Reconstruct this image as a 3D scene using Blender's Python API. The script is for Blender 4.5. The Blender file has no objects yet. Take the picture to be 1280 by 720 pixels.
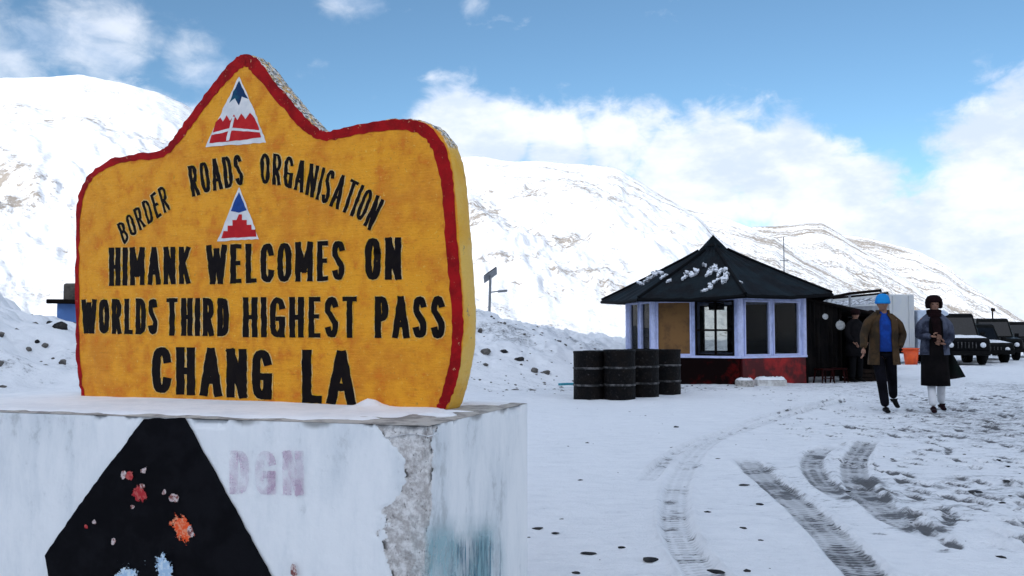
import bpy, math, random
import numpy as np
from mathutils import Vector, Matrix
random.seed(7)
SC = bpy.context.scene
COL = SC.collection
R = math.radians

# ------------------------------------------------------------------ camera
F = 1108.0                       # focal length in pixels of the 1280x720 photograph
HOR = 415.0                      # row of the horizon
TH = math.atan((HOR-360)/F)
CAMZ = 1.2
cam = bpy.data.objects.new('camera', bpy.data.cameras.new('camera')); COL.objects.link(cam)
cam.location = (0, 0, CAMZ); cam.rotation_euler = (math.pi/2+TH, 0, 0)
cam.data.sensor_width = 36; cam.data.lens = F/1280*36
cam.data.clip_start = 0.05; cam.data.clip_end = 20000
SC.camera = cam

# ------------------------------------------------------------------ light
SUN_H = Vector((-0.42, -0.91)).normalized()      # horizontal direction TOWARDS the sun (behind the left shoulder)
SUN_E = R(21)
sd = Vector((SUN_H.x*math.cos(SUN_E), SUN_H.y*math.cos(SUN_E), math.sin(SUN_E)))
sun = bpy.data.objects.new('sun', bpy.data.lights.new('sun', 'SUN')); COL.objects.link(sun)
sun.data.energy = 2.0; sun.data.angle = R(0.5); sun.data.color = (1.0, 0.95, 0.88)
sun.rotation_euler = sd.to_track_quat('Z', 'Y').to_euler()
SKY_STRENGTH = 0.15
SC.view_settings.view_transform = 'Standard'
SC.view_settings.look = 'None'
SC.view_settings.gamma = 1.0
SC.view_settings.exposure = 1.38

def ray(px, py):
    d = Vector(((px-640)/F, 1, (360-py)/F))
    return Vector((d.x, math.cos(TH)*d.y-math.sin(TH)*d.z, math.sin(TH)*d.y+math.cos(TH)*d.z))
def at(px, py, Y):
    d = ray(px, py); t = Y/d.y
    return Vector((d.x*t, Y, CAMZ+d.z*t))
def onz(px, py, z=0.0):
    d = ray(px, py); t = (z-CAMZ)/d.z
    return Vector((d.x*t, d.y*t, z))

# ------------------------------------------------------------------ node helpers
class NT:
    def __init__(s, tree):
        s.t = tree; s.n = tree.nodes; s.l = tree.links
    def node(s, typ, **kw):
        n = s.n.new(typ)
        for k, v in kw.items():
            setattr(n, k, v)
        return n
    def put(s, sock, v):
        if isinstance(v, bpy.types.NodeSocket): s.l.new(v, sock)
        elif isinstance(v, (tuple, list)) and len(v) == 3 and sock.type == 'RGBA': sock.default_value = (*v, 1)
        else: sock.default_value = v
    def math(s, op, a, b=0.0, c=None, clamp=False):
        n = s.node('ShaderNodeMath', operation=op, use_clamp=clamp)
        s.put(n.inputs[0], a); s.put(n.inputs[1], b)
        if c is not None: s.put(n.inputs[2], c)
        return n.outputs[0]
    def vmath(s, op, a, b=None):
        n = s.node('ShaderNodeVectorMath', operation=op)
        s.put(n.inputs[0], a)
        if b is not None: s.put(n.inputs[1], b)
        return n.outputs['Value'] if op in ('LENGTH', 'DISTANCE', 'DOT_PRODUCT') else n.outputs[0]
    def mix(s, f, a, b):
        n = s.node('ShaderNodeMix', data_type='RGBA')
        s.put(n.inputs[0], f); s.put(n.inputs[6], a); s.put(n.inputs[7], b)
        return n.outputs[2]
    def step(s, v, lo, hi, to0=0.0, to1=1.0):
        n = s.node('ShaderNodeMapRange', interpolation_type='SMOOTHSTEP')
        s.put(n.inputs['Value'], v); s.put(n.inputs['From Min'], lo); s.put(n.inputs['From Max'], hi)
        s.put(n.inputs['To Min'], to0); s.put(n.inputs['To Max'], to1)
        return n.outputs[0]
    def noise(s, vec, scale, detail=4.0, rough=0.55, scl=None, dist=0.0):
        if scl is not None:
            m = s.node('ShaderNodeMapping'); s.put(m.inputs['Vector'], vec); m.inputs['Scale'].default_value = scl
            vec = m.outputs[0]
        n = s.node('ShaderNodeTexNoise')
        s.put(n.inputs['Vector'], vec)
        n.inputs['Scale'].default_value = scale; n.inputs['Detail'].default_value = detail
        n.inputs['Roughness'].default_value = rough; n.inputs['Distortion'].default_value = dist
        return n.outputs[0]
    def voro(s, vec, scale, feature='F1'):
        n = s.node('ShaderNodeTexVoronoi', feature=feature)
        s.put(n.inputs['Vector'], vec); n.inputs['Scale'].default_value = scale
        return n.outputs[0]
    def attr(s, name, out='Fac'):
        n = s.node('ShaderNodeAttribute', attribute_name=name)
        return n.outputs[out]
    def sep(s, v):
        n = s.node('ShaderNodeSeparateXYZ'); s.put(n.inputs[0], v); return n.outputs
    def bump(s, h, strength=0.3, dist=0.01, nrm=None):
        n = s.node('ShaderNodeBump'); n.inputs['Strength'].default_value = strength
        n.inputs['Distance'].default_value = dist; s.put(n.inputs['Height'], h)
        if nrm is not None: s.put(n.inputs['Normal'], nrm)
        return n.outputs[0]

def new_mat(name):
    m = bpy.data.materials.new(name); m.use_nodes = True
    t = NT(m.node_tree); p = m.node_tree.nodes['Principled BSDF']
    p.inputs['Specular IOR Level'].default_value = 0.3
    return m, t, p
def coord(t, kind='Object'):
    return t.node('ShaderNodeTexCoord').outputs[kind]

def paint(name, col, rough=0.6, col2=None, scale=6.0, bump=0.15, bscale=60, metal=0.0, lo=0.42, hi=0.62, scl=None, spec=0.3, bdist=0.004):
    """a plain surface with blotchy second colour and a fine relief"""
    m, t, p = new_mat(name)
    c = coord(t)
    if col2 is None: col2 = tuple(x*0.72 for x in col)
    if max(col) < .06 and spec in (.3, .15): spec = .05; col = tuple(x*.38 for x in col); col2 = tuple(x*.42 for x in col2); p.inputs['Specular IOR Level'].default_value = spec
    f = t.step(t.noise(c, scale, 6, 0.65, scl=scl), lo, hi)
    t.put(p.inputs['Base Color'], t.mix(f, col, col2))
    p.inputs['Roughness'].default_value = rough; p.inputs['Metallic'].default_value = metal
    p.inputs['Specular IOR Level'].default_value = spec
    t.put(p.inputs['Normal'], t.bump(t.noise(c, bscale, 4, 0.6), bump, bdist))
    return m

M = {}
# ------------------------------------------------------------------ world: Nishita sky with clouds
w = bpy.data.worlds.new('World'); SC.world = w; w.use_nodes = True
t = NT(w.node_tree)
bg = w.node_tree.nodes['Background']
sky = t.node('ShaderNodeTexSky', sky_type='NISHITA')
sky.sun_disc = False; sky.sun_elevation = SUN_E; sky.sun_rotation = math.atan2(SUN_H.x, SUN_H.y)
sky.altitude = 2600; sky.air_density = 1.0; sky.dust_density = 0.6; sky.ozone_density = 2.6
gd = coord(t, 'Generated')
sx = t.sep(gd)
n1 = t.noise(gd, 7.0, 8, 0.56, scl=(1, 1, 1.7), dist=0.25)
n2 = t.noise(gd, 26.0, 6, 0.6, scl=(1, 1, 1.5), dist=0.4)
puff = t.math('ADD', t.math('MULTIPLY', t.math('SUBTRACT', n1, 0.5), 1.5), t.math('MULTIPLY', t.math('SUBTRACT', n2, 0.5), 0.9))
blobs = [(560,150,55),(620,178,58),(700,190,60),(770,178,62),(840,205,60),(905,205,72),(975,215,84),(1040,250,80),
         (1110,300,70),(1190,300,85),(1265,215,85),(1340,220,110),(1300,300,120),(700,250,80),(860,270,90),(240,190,60),(150,150,50)]
wisps = [(-10,70,80,.95),(50,55,60,.85),(105,50,65,.95),(140,35,40,.8),(245,85,40,.62),(395,95,30,.58),(430,-6,38,.6),(590,0,20,.55),(470,126,26,.55),(280,140,60,.6)]
cov = None
def blob(px, py, r, amp=1.0):
    c = ray(px, py).normalized()
    d = t.vmath('SUBTRACT', gd, tuple(c))
    d = t.vmath('LENGTH', t.vmath('MULTIPLY', d, (1, 1, 1.15)))
    return t.step(d, r/F*1.9, 0.0, 0.0, amp)
for b in blobs:
    v = blob(*b)
    cov = v if cov is None else t.math('MAXIMUM', cov, v)
wcov = None
for b in wisps:
    v = blob(*b)
    wcov = v if wcov is None else t.math('MAXIMUM', wcov, v)
# the same bank of low cloud goes on round the horizon outside the frame (behind and to both sides)
lowband = t.step(sx[2], 0.30, 0.04, 0.0, 0.85)
side = t.step(sx[1], 0.80, 0.55)         # begins outside the picture's sides
cov = t.math('MAXIMUM', cov, t.math('MULTIPLY', lowband, side))
scat = t.math('MULTIPLY', t.step(t.noise(gd, 2.2, 3, 0.5), 0.40, 0.60, 0.0, 0.85), t.step(sx[1], 0.80, 0.55))  # scattered cloud added out of view to brighten the shaded snow
cov = t.math('MAXIMUM', cov, scat)
dens = t.step(t.math('ADD', cov, t.math('MULTIPLY', puff, 0.95)), 0.27, 0.74)
wd = t.math('ADD', wcov, t.math('MULTIPLY', puff, 0.9))
wdens = t.step(wd, 0.32, 1.05, 0.0, 0.75)
dens = t.math('MAXIMUM', dens, wdens)
cshade = t.step(t.noise(gd, 9.0, 5, 0.6, scl=(1, 1, 2)), 0.35, 0.62)
ccol = t.mix(cshade, (1.9, 2.2, 2.75), (2.65, 2.78, 3.05))
# unseen cloud brightened towards the sun, added to light the shaded foreground
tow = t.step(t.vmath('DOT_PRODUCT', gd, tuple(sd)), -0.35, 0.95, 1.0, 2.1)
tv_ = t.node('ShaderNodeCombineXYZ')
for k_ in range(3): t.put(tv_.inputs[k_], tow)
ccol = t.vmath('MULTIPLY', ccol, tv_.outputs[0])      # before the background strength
skc = t.vmath('MULTIPLY', sky.outputs[0], (0.365, 0.415, 0.385))
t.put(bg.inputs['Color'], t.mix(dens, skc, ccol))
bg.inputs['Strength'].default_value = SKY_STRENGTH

# ------------------------------------------------------------------ numpy noise
def _hash(ix, iy, seed):
    h = (ix.astype(np.int64)*374761393 + iy.astype(np.int64)*668265263 + seed*1442695041) & 0xffffffff
    h = ((h ^ (h >> 13))*1274126177) & 0xffffffff
    return ((h ^ (h >> 16)) & 0xffff)/65535.0
def vnoise(x, y, seed=0):
    ix = np.floor(x); iy = np.floor(y); fx = x-ix; fy = y-iy
    fx = fx*fx*fx*(fx*(fx*6-15)+10); fy = fy*fy*fy*(fy*(fy*6-15)+10)
    a = _hash(ix, iy, seed); b = _hash(ix+1, iy, seed); c = _hash(ix, iy+1, seed); d = _hash(ix+1, iy+1, seed)
    return (a*(1-fx)+b*fx)*(1-fy)+(c*(1-fx)+d*fx)*fy
def fbm(x, y, octv=5, seed=0, gain=0.5):
    s = 0; a = 1; tot = 0
    x = np.asarray(x, float); y = np.asarray(y, float)
    for o in range(octv):
        s = s+a*vnoise(x*2**o+o*17.3, y*2**o-o*9.1, seed+o); tot += a; a *= gain
    return s/tot
def sstep(e0, e1, x):
    tt = np.clip((x-e0)/(e1-e0), 0, 1); return tt*tt*(3-2*tt)

# ------------------------------------------------------------------ mesh helpers
class MB:
    def __init__(s): s.v = []; s.f = []
    def add(s, vs, fs):
        o = len(s.v); s.v += [tuple(v) for v in vs]; s.f += [tuple(i+o for i in f) for f in fs]; return s
    def box(s, c, size, rz=0.0, rx=0.0, ry=0.0):
        m = Matrix.Translation(Vector(c)) @ Matrix.Rotation(rz, 4, 'Z') @ Matrix.Rotation(rx, 4, 'X') @ Matrix.Rotation(ry, 4, 'Y')
        hx, hy, hz = size[0]/2, size[1]/2, size[2]/2
        vs = [m @ Vector((x*hx, y*hy, z*hz)) for z in (-1, 1) for y in (-1, 1) for x in (-1, 1)]
        return s.add(vs, [(0,2,3,1),(4,5,7,6),(0,1,5,4),(2,6,7,3),(0,4,6,2),(1,3,7,5)])
    def tube(s, pts, rad, seg=8, caps=True):
        pts = [Vector(p) for p in pts]; n = len(pts)
        if not isinstance(rad, (list, tuple)): rad = [rad]*n
        o = len(s.v); up = Vector((0, 0, 1)); prev = None
        for i, p in enumerate(pts):
            d = (pts[min(i+1, n-1)]-pts[max(i-1, 0)]).normalized()
            if prev is None:
                a = d.cross(up)
                if a.length < 1e-3: a = d.cross(Vector((1, 0, 0)))
            else: a = prev-d*prev.dot(d)
            a.normalize(); prev = a; b = d.cross(a)
            for k in range(seg):
                an = 2*math.pi*k/seg
                s.v.append(tuple(p+(a*math.cos(an)+b*math.sin(an))*rad[i]))
        for i in range(n-1):
            for k in range(seg):
                k2 = (k+1) % seg
                s.f.append((o+i*seg+k, o+i*seg+k2, o+(i+1)*seg+k2, o+(i+1)*seg+k))
        if caps:
            s.f.append(tuple(o+k for k in range(seg))[::-1]); s.f.append(tuple(o+(n-1)*seg+k for k in range(seg)))
        return s
    def lathe(s, prof, c=(0, 0, 0), seg=20, sx=1.0, sy=1.0, a0=0.0, a1=2*math.pi, wob=0.0):
        o = len(s.v); full = abs(a1-a0-2*math.pi) < 1e-6; cols = seg if full else seg+1
        for (r, z) in prof:
            for k in range(cols):
                an = a0+(a1-a0)*k/seg; rr = r*(1+random.uniform(-wob, wob))
                s.v.append((c[0]+rr*sx*math.cos(an), c[1]+rr*sy*math.sin(an), c[2]+z))
        for i in range(len(prof)-1):
            for k in range(seg):
                k2 = (k+1) % cols
                s.f.append((o+i*cols+k, o+i*cols+k2, o+(i+1)*cols+k2, o+(i+1)*cols+k))
        return s
    def facet(s, P, Q, u0, u1, z0, z1, t0, t1):
        """box along the line P->Q (2D), u in metres along it, t outward (to the right of P->Q)"""
        P = Vector(P[:2]); Q = Vector(Q[:2]); d = (Q-P).normalized(); n = Vector((d.y, -d.x))
        vs = []
        for z in (z0, z1):
            for tt in (t1, t0):
                for u in (u0, u1):
                    q = P+d*u+n*tt; vs.append((q.x, q.y, z))
        return s.add(vs, [(0,2,3,1),(4,5,7,6),(0,1,5,4),(2,6,7,3),(0,4,6,2),(1,3,7,5)])

def mesh_of(name, vs, fs, smooth=False):
    me = bpy.data.meshes.new(name)
    me.from_pydata([tuple(v) for v in vs], [], fs); me.update()
    if smooth: me.polygons.foreach_set('use_smooth', [True]*len(me.polygons))
    return me
def root_of(p):
    while p.parent is not None: p = p.parent
    return p
def obj(name, mb, mat, parent=None, smooth=False, bevel=0.0, label=None, kind=None, local=False):
    vs, fs = (mb.v, mb.f) if isinstance(mb, MB) else mb
    if parent is not None and not local:
        inv = root_of(parent).matrix_basis.inverted()
        vs = [inv @ Vector(v) for v in vs]
    me = mesh_of(name, vs, fs, smooth)
    o = bpy.data.objects.new(name, me); COL.objects.link(o)
    if mat is not None: me.materials.append(mat)
    if parent is not None: o.parent = parent
    if bevel:
        b = o.modifiers.new('bevel', 'BEVEL'); b.width = bevel; b.segments = 2; b.limit_method = 'ANGLE'; b.angle_limit = R(35)
    if label: o['label'] = label
    if kind: o['kind'] = kind
    return o
def tag(o, label=None, cat=None, group=None, kind=None):
    if label: o['label'] = label
    if cat: o['category'] = cat
    if group: o['group'] = group
    if kind: o['kind'] = kind
    return o
def thing(name, label, cat, loc, rz=0.0, group=None):
    o = bpy.data.objects.new(name, None); COL.objects.link(o); o.empty_display_size = 0.2
    o.matrix_basis = Matrix.Translation(Vector(loc)) @ Matrix.Rotation(rz, 4, 'Z')
    return tag(o, label, cat, group)
def copy_tree(o, parent=None):
    c = o.copy(); COL.objects.link(c)
    if parent is not None: c.parent = parent
    for ch in list(o.children): copy_tree(ch, c)
    return c
def place(o, loc, rz, label=None):
    o.matrix_basis = Matrix.Translation(Vector(loc)) @ Matrix.Rotation(rz, 4, 'Z')
    if label: o['label'] = label
    return o

# ------------------------------------------------------------------ materials
def snow_far(name, rock_amt, stretch, soft=0.6):
    m, t, p = new_mat(name)
    uv = t.attr('slope', 'Vector')         # x along the ridge in metres, y up the slope in metres
    big = t.noise(uv, 0.012, 5, 0.6, scl=stretch)
    mid = t.noise(uv, 0.05, 6, 0.7, scl=stretch)
    fine = t.noise(uv, 0.30, 5, 0.75, scl=(1, 1.4, 1))
    v = t.math('ADD', t.math('MULTIPLY', big, 0.55), t.math('ADD', t.math('MULTIPLY', mid, 0.6), t.math('MULTIPLY', fine, 0.55)))
    f = t.step(v, 0.99-rock_amt, 1.07-rock_amt)
    rock = t.mix(t.noise(uv, 0.4, 3), (0.20, 0.175, 0.15), (0.36, 0.325, 0.285))
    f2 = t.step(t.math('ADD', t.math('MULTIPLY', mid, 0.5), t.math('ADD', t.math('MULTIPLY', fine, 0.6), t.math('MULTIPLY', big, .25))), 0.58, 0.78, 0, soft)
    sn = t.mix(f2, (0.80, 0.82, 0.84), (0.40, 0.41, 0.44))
    t.put(p.inputs['Base Color'], t.mix(f, sn, rock))
    p.inputs['Roughness'].default_value = 0.85
    h = t.math('ADD', t.noise(uv, 0.08, 8, 0.7), t.math('MULTIPLY', f, 0.3))
    t.put(p.inputs['Normal'], t.bump(h, 0.35, 2.0))
    return m
M['mtn_a'] = snow_far('snowy_slope_a', 0.095, (1, 1, 1))
M['mtn_b'] = snow_far('snowy_slope_b', 0.09, (0.7, 1.5, 1))
M['mtn_c'] = snow_far('snowy_slope_c', 0.155, (0.28, 2.0, 1))
M['mtn_d'] = snow_far('snowy_slope_d', 0.165, (0.28, 2.0, 1))

# ------------------------------------------------------------------ terrain height
CREST = [(-60,2,3.2),(-20,7,2.4),(-11,10.5,1.85),(-8.2,12.6,1.66),(-7.6,13.3,1.66),(-7.3,13.6,1.60),(-7.0,14.0,1.42),(-6.3,16.4,1.32),(-5.5,19.5,1.25),(-3.5,22,1.55),(-1.2,23.5,1.72),(0.0,24.5,1.45),
         (1.5,26,1.12),(3.2,28,0.90),(6,31,0.8),(10,36,0.7),(16,44,0.35),(30,70,0.3),(90,170,0.3)]
def bank(x, y):
    best = np.full(x.shape, 1e9); hz = np.zeros(x.shape); sg = np.zeros(x.shape)
    for i in range(len(CREST)-1):
        ax, ay, az = CREST[i]; bx, by, bz = CREST[i+1]
        dx, dy = bx-ax, by-ay; L2 = dx*dx+dy*dy
        tt = np.clip(((x-ax)*dx+(y-ay)*dy)/L2, 0, 1)
        qx = ax+dx*tt; qy = ay+dy*tt
        d = np.hypot(x-qx, y-qy); m = d < best
        best = np.where(m, d, best); hz = np.where(m, az+(bz-az)*tt, hz)
        sg = np.where(m, np.sign((x-qx)*(-dy)+(y-qy)*dx), sg)        # + = beyond the crest
    wd = 4.6+1.2*(fbm(x*0.15, y*0.15, 3, 5)-0.5)
    front = 1-np.clip(best/wd, 0, 1); front = front**1.25*(1.6-0.6*front)
    back = 1-sstep(1, 14, best)*0.6
    prof = np.where(sg > 0, back, np.clip(front, 0, 1))
    return hz*prof, prof, best, sg
def terr(x, y):
    x = np.asarray(x, float); y = np.asarray(y, float)
    hb, prof, best, sg = bank(x, y)
    near = sstep(3.0, 9.0, y)
    h = hb*(0.90+0.25*fbm(x*0.9, y*0.9, 4, 11))
    h = h+prof*sstep(0.05, 0.35, prof)*(0.17*(fbm(x*2.1, y*2.1, 5, 21)-0.5)*2+0.20*(0.5-np.abs(fbm(x*1.3+4, y*1.3, 4, 23)-0.5)*4))
    h = h+0.035*(fbm(x*0.7, y*0.7, 4, 31)-0.5)*2+0.010*(fbm(x*5, y*5, 4, 41)-0.5)*2
    h = h-0.34*np.exp(-((x+6.95)/0.9)**2-((y-14.8)/3.2)**2)-0.2*np.exp(-((x+8.4)/0.9)**2-((y-17.6)/1.5)**2)
    return h
def tz(x, y): return float(terr(np.array([x]), np.array([y]))[0])

# tyre tracks: centre lines given where they lie on the ground
def curve_pts(pp, n=240):
    P = [onz(*q) for q in pp]; P = [P[0]*2-P[1]]+P+[P[-1]*2-P[-2]]
    out = []
    for i in range(1, len(P)-2):
        for k in range(n//(len(P)-3)):
            s = k/(n//(len(P)-3)); a, b, c, d = P[i-1], P[i], P[i+1], P[i+2]
            out.append(0.5*((2*b)+(c-a)*s+(2*a-5*b+4*c-d)*s*s+(3*b-a-3*c+d)*s*s*s))
    return np.array([(q.x, q.y) for q in out])
TRACKS = [   # pixel path, half width, darkness
 ([(1075,497),(1000,515),(930,536),(882,557),(852,592),(843,636),(852,675),(890,730),(960,800)], 0.10, 0.85),
 ([(1060,495),(1000,510),(950,522),(895,543),(852,562),(826,580),(800,606)], 0.075, 0.5),
 ([(1040,556),(1018,570),(1017,588),(1040,610),(1072,632)], 0.11, 1.0),
 ([(1088,548),(1070,572),(1069,594),(1085,620),(1118,648),(1165,668),(1215,678)], 0.12, 1.15),
 ([(925,568),(952,592),(995,628),(1035,665),(1085,722),(1150,800)], 0.12, 1.05),
]
# ------------------------------------------------------------------ ground sheet
def spaced(segs):
    out = [segs[0][0]]
    for a, b, s0, s1 in segs:
        x = a
        while x < b-1e-6:
            f = (x-a)/(b-a); st = s0*(s1/s0)**f; x = min(x+st, b); out.append(x)
    return np.array(out)
xs = np.concatenate([-spaced([(1.0, 12, 0.04, 0.16), (12, 60, 0.2, 3), (60, 4000, 4, 400)])[::-1],
                     spaced([(-1.0, 7.2, 0.03, 0.03), (7.2, 30, 0.05, 0.4), (30, 4000, 0.6, 400)])[1:]])
ys = np.concatenate([-spaced([(0.0, 30, 0.4, 2), (30, 4000, 3, 400)])[::-1],
                     spaced([(0.0, 4.0, 0.3, 0.06), (4.0, 9.5, 0.028, 0.035), (9.5, 30, 0.036, 0.12), (30, 90, 0.14, 3), (90, 5000, 4, 400)])[1:]])
X, Y = np.meshgrid(xs, ys); nx, ny = len(xs), len(ys)
fx, fy = X.ravel(), Y.ravel()
Z = terr(fx, fy)
hb, prof, best, sg = bank(fx, fy)
dirt = np.zeros(len(fx))
attrs = []
for k, (pp, hw, dk) in enumerate(TRACKS):
    C = curve_pts(pp); L = np.concatenate([[0], np.cumsum(np.hypot(*(C[1:]-C[:-1]).T))])
    tv = np.full((len(fx), 3), 9.0)
    sel = np.where((fx > C[:, 0].min()-.4) & (fx < C[:, 0].max()+.4) & (fy > C[:, 1].min()-.4) & (fy < C[:, 1].max()+.4) & (fy > 3.2))[0]
    for ch in np.array_split(sel, max(1, len(sel)//4000)):
        d = np.hypot(fx[ch][:, None]-C[None, :, 0], fy[ch][:, None]-C[None, :, 1])
        j = d.argmin(1); dm = d[np.arange(len(ch)), j]
        j2 = np.clip(j, 0, len(C)-2); dxy = C[j2+1]-C[j2]
        rel = np.stack([fx[ch], fy[ch]], 1)-C[j2]
        ln = np.hypot(dxy[:, 0], dxy[:, 1])+1e-9
        sgn = (rel[:, 0]*dxy[:, 1]-rel[:, 1]*dxy[:, 0])/ln
        along = L[j2]+(rel*dxy).sum(1)/ln
        ok = dm < 0.38
        tv[ch[ok], 0] = np.abs(sgn[ok]/hw); tv[ch[ok], 1] = along[ok]
        e = np.minimum(sstep(0, .9, along), sstep(0, .9, L[-1]-along))*(.55+.9*fbm(along*1.1, along*0+k*7., 3, 90))
        tv[ch[ok], 2] = (e*dk)[ok]
        u = np.abs(sgn[ok]/hw)
        g = -0.026*(1-sstep(0.75, 1.1, u))+0.018*np.exp(-((u-1.25)/0.2)**2)
        Z[ch[ok]] += g*(e[ok])*(0.6+0.6*fbm(along[ok]*2, u, 3, 9))
    attrs.append(tv)
# trodden, churned snow where the walkers and cars pass
churn = sstep(0.0, 3.0, fx-(1.8+0.16*fy))*(1-sstep(16, 30, fy))*(fy > 3)
churn = churn*(0.55+0.45*sstep(5, 9, fy))
Z += churn*0.060*(fbm(fx*5, fy*5, 5, 61, 0.6)-0.55)
foot = np.zeros(len(fx))
rs = np.random.RandomState(3)
for k in range(420):
    cy = rs.uniform(5, 17); cx = rs.uniform(0.16*cy+1.6, 0.56*cy+1.0); an = rs.uniform(-.5, .5)
    m = np.where((np.abs(fx-cx) < .3) & (np.abs(fy-cy) < .3))[0]
    if len(m) == 0: continue
    ux = (fx[m]-cx)*math.cos(an)+(fy[m]-cy)*math.sin(an); uy = -(fx[m]-cx)*math.sin(an)+(fy[m]-cy)*math.cos(an)
    d = np.hypot(ux/0.055, uy/0.14)
    Z[m] += -0.020*(1-sstep(0.7, 1.1, d))+0.008*np.exp(-((d-1.3)/0.25)**2)
    foot[m] = np.maximum(foot[m], (1-sstep(0.4, 1.15, d))*rs.uniform(0.2, 1.0))
scuff = np.zeros(len(fx))
for (px_, py_, w__, h__) in [(843,636,30,8),(838,622,14,4),(836,655,24,6),(836,571,14,3),(826,578,14,3),(870,580,12,4),(1020,569,20,5),(1018,578,20,5),(1045,612,22,7),(1062,624,20,6),(962,587,20,4),(985,612,14,8),(1022,652,26,8),(1050,690,34,12),(1082,598,26,10),(1095,622,22,8),(1118,643,30,9),(1145,661,44,9),(1170,664,30,6),(1100,668,18,3),(1180,688,22,4)]:
    g_ = onz(px_, py_); sx_ = w__/F*g_.y*.62; sy_ = max(.03, (onz(px_, py_-h__/2).y-onz(px_, py_+h__/2).y)*.6)
    m = np.where((np.abs(fx-g_.x) < 3*sx_) & (np.abs(fy-g_.y) < 3*sy_))[0]
    scuff[m] = np.maximum(scuff[m], np.exp(-((fx[m]-g_.x)/sx_)**2-((fy[m]-g_.y)/sy_)**2))
dirt = 0.26*scuff+0.19*churn+0.45*foot+0.16*np.exp(-((fx-3.0)/1.3)**2-((fy-6.6)/1.3)**2)+0.10*np.exp(-((fx-4.2)/1.5)**2-((fy-10.5)/2)**2)
dirt = dirt+0.10+0.16*(fbm(fx*.35, fy*.35, 3, 71)-.5)
rockz = sstep(0.2, .5, prof)*(sg < 0.5)*sstep(0.46, 0.62, fbm(fx*.9, fy*.9, 4, 81))
dirt = dirt+0.17*rockz*(fy < 60)
dirt += 0.16*np.exp(-((fx-3)/4.0)**2-((fy-19)/1.8)**2)
verts = np.stack([fx, fy, Z], 1)
I = np.arange(nx*ny).reshape(ny, nx)
faces = np.stack([I[:-1, :-1].ravel(), I[:-1, 1:].ravel(), I[1:, 1:].ravel(), I[1:, :-1].ravel()], 1)
def grid_mesh(name, verts, faces):
    me = bpy.data.meshes.new(name)
    me.vertices.add(len(verts)); me.vertices.foreach_set('co', np.asarray(verts, np.float32).ravel())
    n = len(faces); k = faces.shape[1]
    me.loops.add(n*k); me.loops.foreach_set('vertex_index', faces.astype(np.int32).ravel())
    me.polygons.add(n); me.polygons.foreach_set('loop_start', np.arange(0, n*k, k, dtype=np.int32))
    me.polygons.foreach_set('use_smooth', np.ones(n, bool))
    me.update(calc_edges=True); me.validate()
    return me
gm = grid_mesh('snowy_ground', verts, faces)
a = gm.attributes.new('dirt', 'FLOAT', 'POINT'); a.data.foreach_set('value', dirt.astype(np.float32))
for k, tv in enumerate(attrs):
    a = gm.attributes.new('track%d' % k, 'FLOAT_VECTOR', 'POINT'); a.data.foreach_set('vector', tv.astype(np.float32).ravel())
ground = bpy.data.objects.new('snowy_ground', gm); COL.objects.link(ground); tag(ground, kind='structure')

m, t, p = new_mat('trodden_snow')
c = coord(t)
dt = t.attr('dirt')
na = t.noise(c, 3.2, 6, 0.68, scl=(1, 2.2, 1)); nb = t.noise(c, 16, 5, 0.7, scl=(1, 1.8, 1)); nc = t.noise(c, 70, 3, 0.6)
val = t.math('ADD', dt, t.math('ADD', t.math('MULTIPLY', na, 0.55), t.math('ADD', t.math('MULTIPLY', nb, 0.55), t.math('MULTIPLY', nc, 0.2))))
fd = t.step(val, 0.90, 1.12, 0.0, 0.92)
fgrey = t.step(t.math('ADD', t.math('MULTIPLY', dt, .8), t.math('ADD', t.math('MULTIPLY', na, 0.8), t.math('MULTIPLY', nb, 0.3))), 0.58, 0.92, 0.0, 0.36)
ft = None
for k in range(len(TRACKS)):
    v = t.attr('track%d' % k, 'Vector'); s = t.sep(v)
    au = t.math('ABSOLUTE', s[0])
    cb = t.node('ShaderNodeCombineXYZ'); t.put(cb.inputs[0], t.math('MULTIPLY', s[0], 0.12)); t.put(cb.inputs[1], s[1]); cb.inputs[2].default_value = k*3.7
    edge = t.math('ADD', au, t.math('MULTIPLY', t.math('SUBTRACT', t.noise(cb.outputs[0], 22, 4, .6), .5), 0.55))
    inside = t.step(edge, 1.0, 0.86)
    chev = t.math('SINE', t.math('ADD', t.math('MULTIPLY', s[1], 120.0), t.math('MULTIPLY', au, 2.4)))
    ribs = t.math('SINE', t.math('MULTIPLY', s[0], 12))
    tread = t.step(t.math('ADD', t.math('MULTIPLY', chev, 0.5), t.math('ADD', t.math('MULTIPLY', ribs, 0.35), t.math('MULTIPLY', t.math('SUBTRACT', nb, .5), 2.2))), -0.1, 0.5)
    patch = t.step(t.noise(cb.outputs[0], 3.6, 5, 0.72), 0.47 if k > 1 else .53, 0.60 if k > 1 else .62)
    fac = t.math('ADD', t.math('MULTIPLY', tread, 0.20), 0.30 if k > 1 else 0.05)
    fac = t.math('ADD', fac, t.math('MULTIPLY', patch, t.math('ADD', t.math('MULTIPLY', tread, 0.50), 0.28)))
    fac = t.math('MULTIPLY', t.math('MULTIPLY', fac, inside), s[2])
    ft = fac if ft is None else t.math('MAXIMUM', ft, fac)
ft = t.math('MINIMUM', ft, 0.95)
snow = t.mix(fgrey, (0.80, 0.815, 0.84), (0.50, 0.53, 0.57))
soil = t.mix(nc, (0.035, 0.037, 0.042), (0.085, 0.085, 0.09))
t.put(p.inputs['Base Color'], t.mix(t.math('MAXIMUM', fd, ft), snow, soil))
p.inputs['Roughness'].default_value = 0.7
h = t.math('ADD', t.math('MULTIPLY', nb, 0.6), t.math('MULTIPLY', nc, 0.25))
h = t.math('SUBTRACT', h, t.math('MULTIPLY', t.math('MAXIMUM', fd, ft), 0.5))
t.put(p.inputs['Normal'], t.bump(h, 0.8, 0.045))
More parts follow.
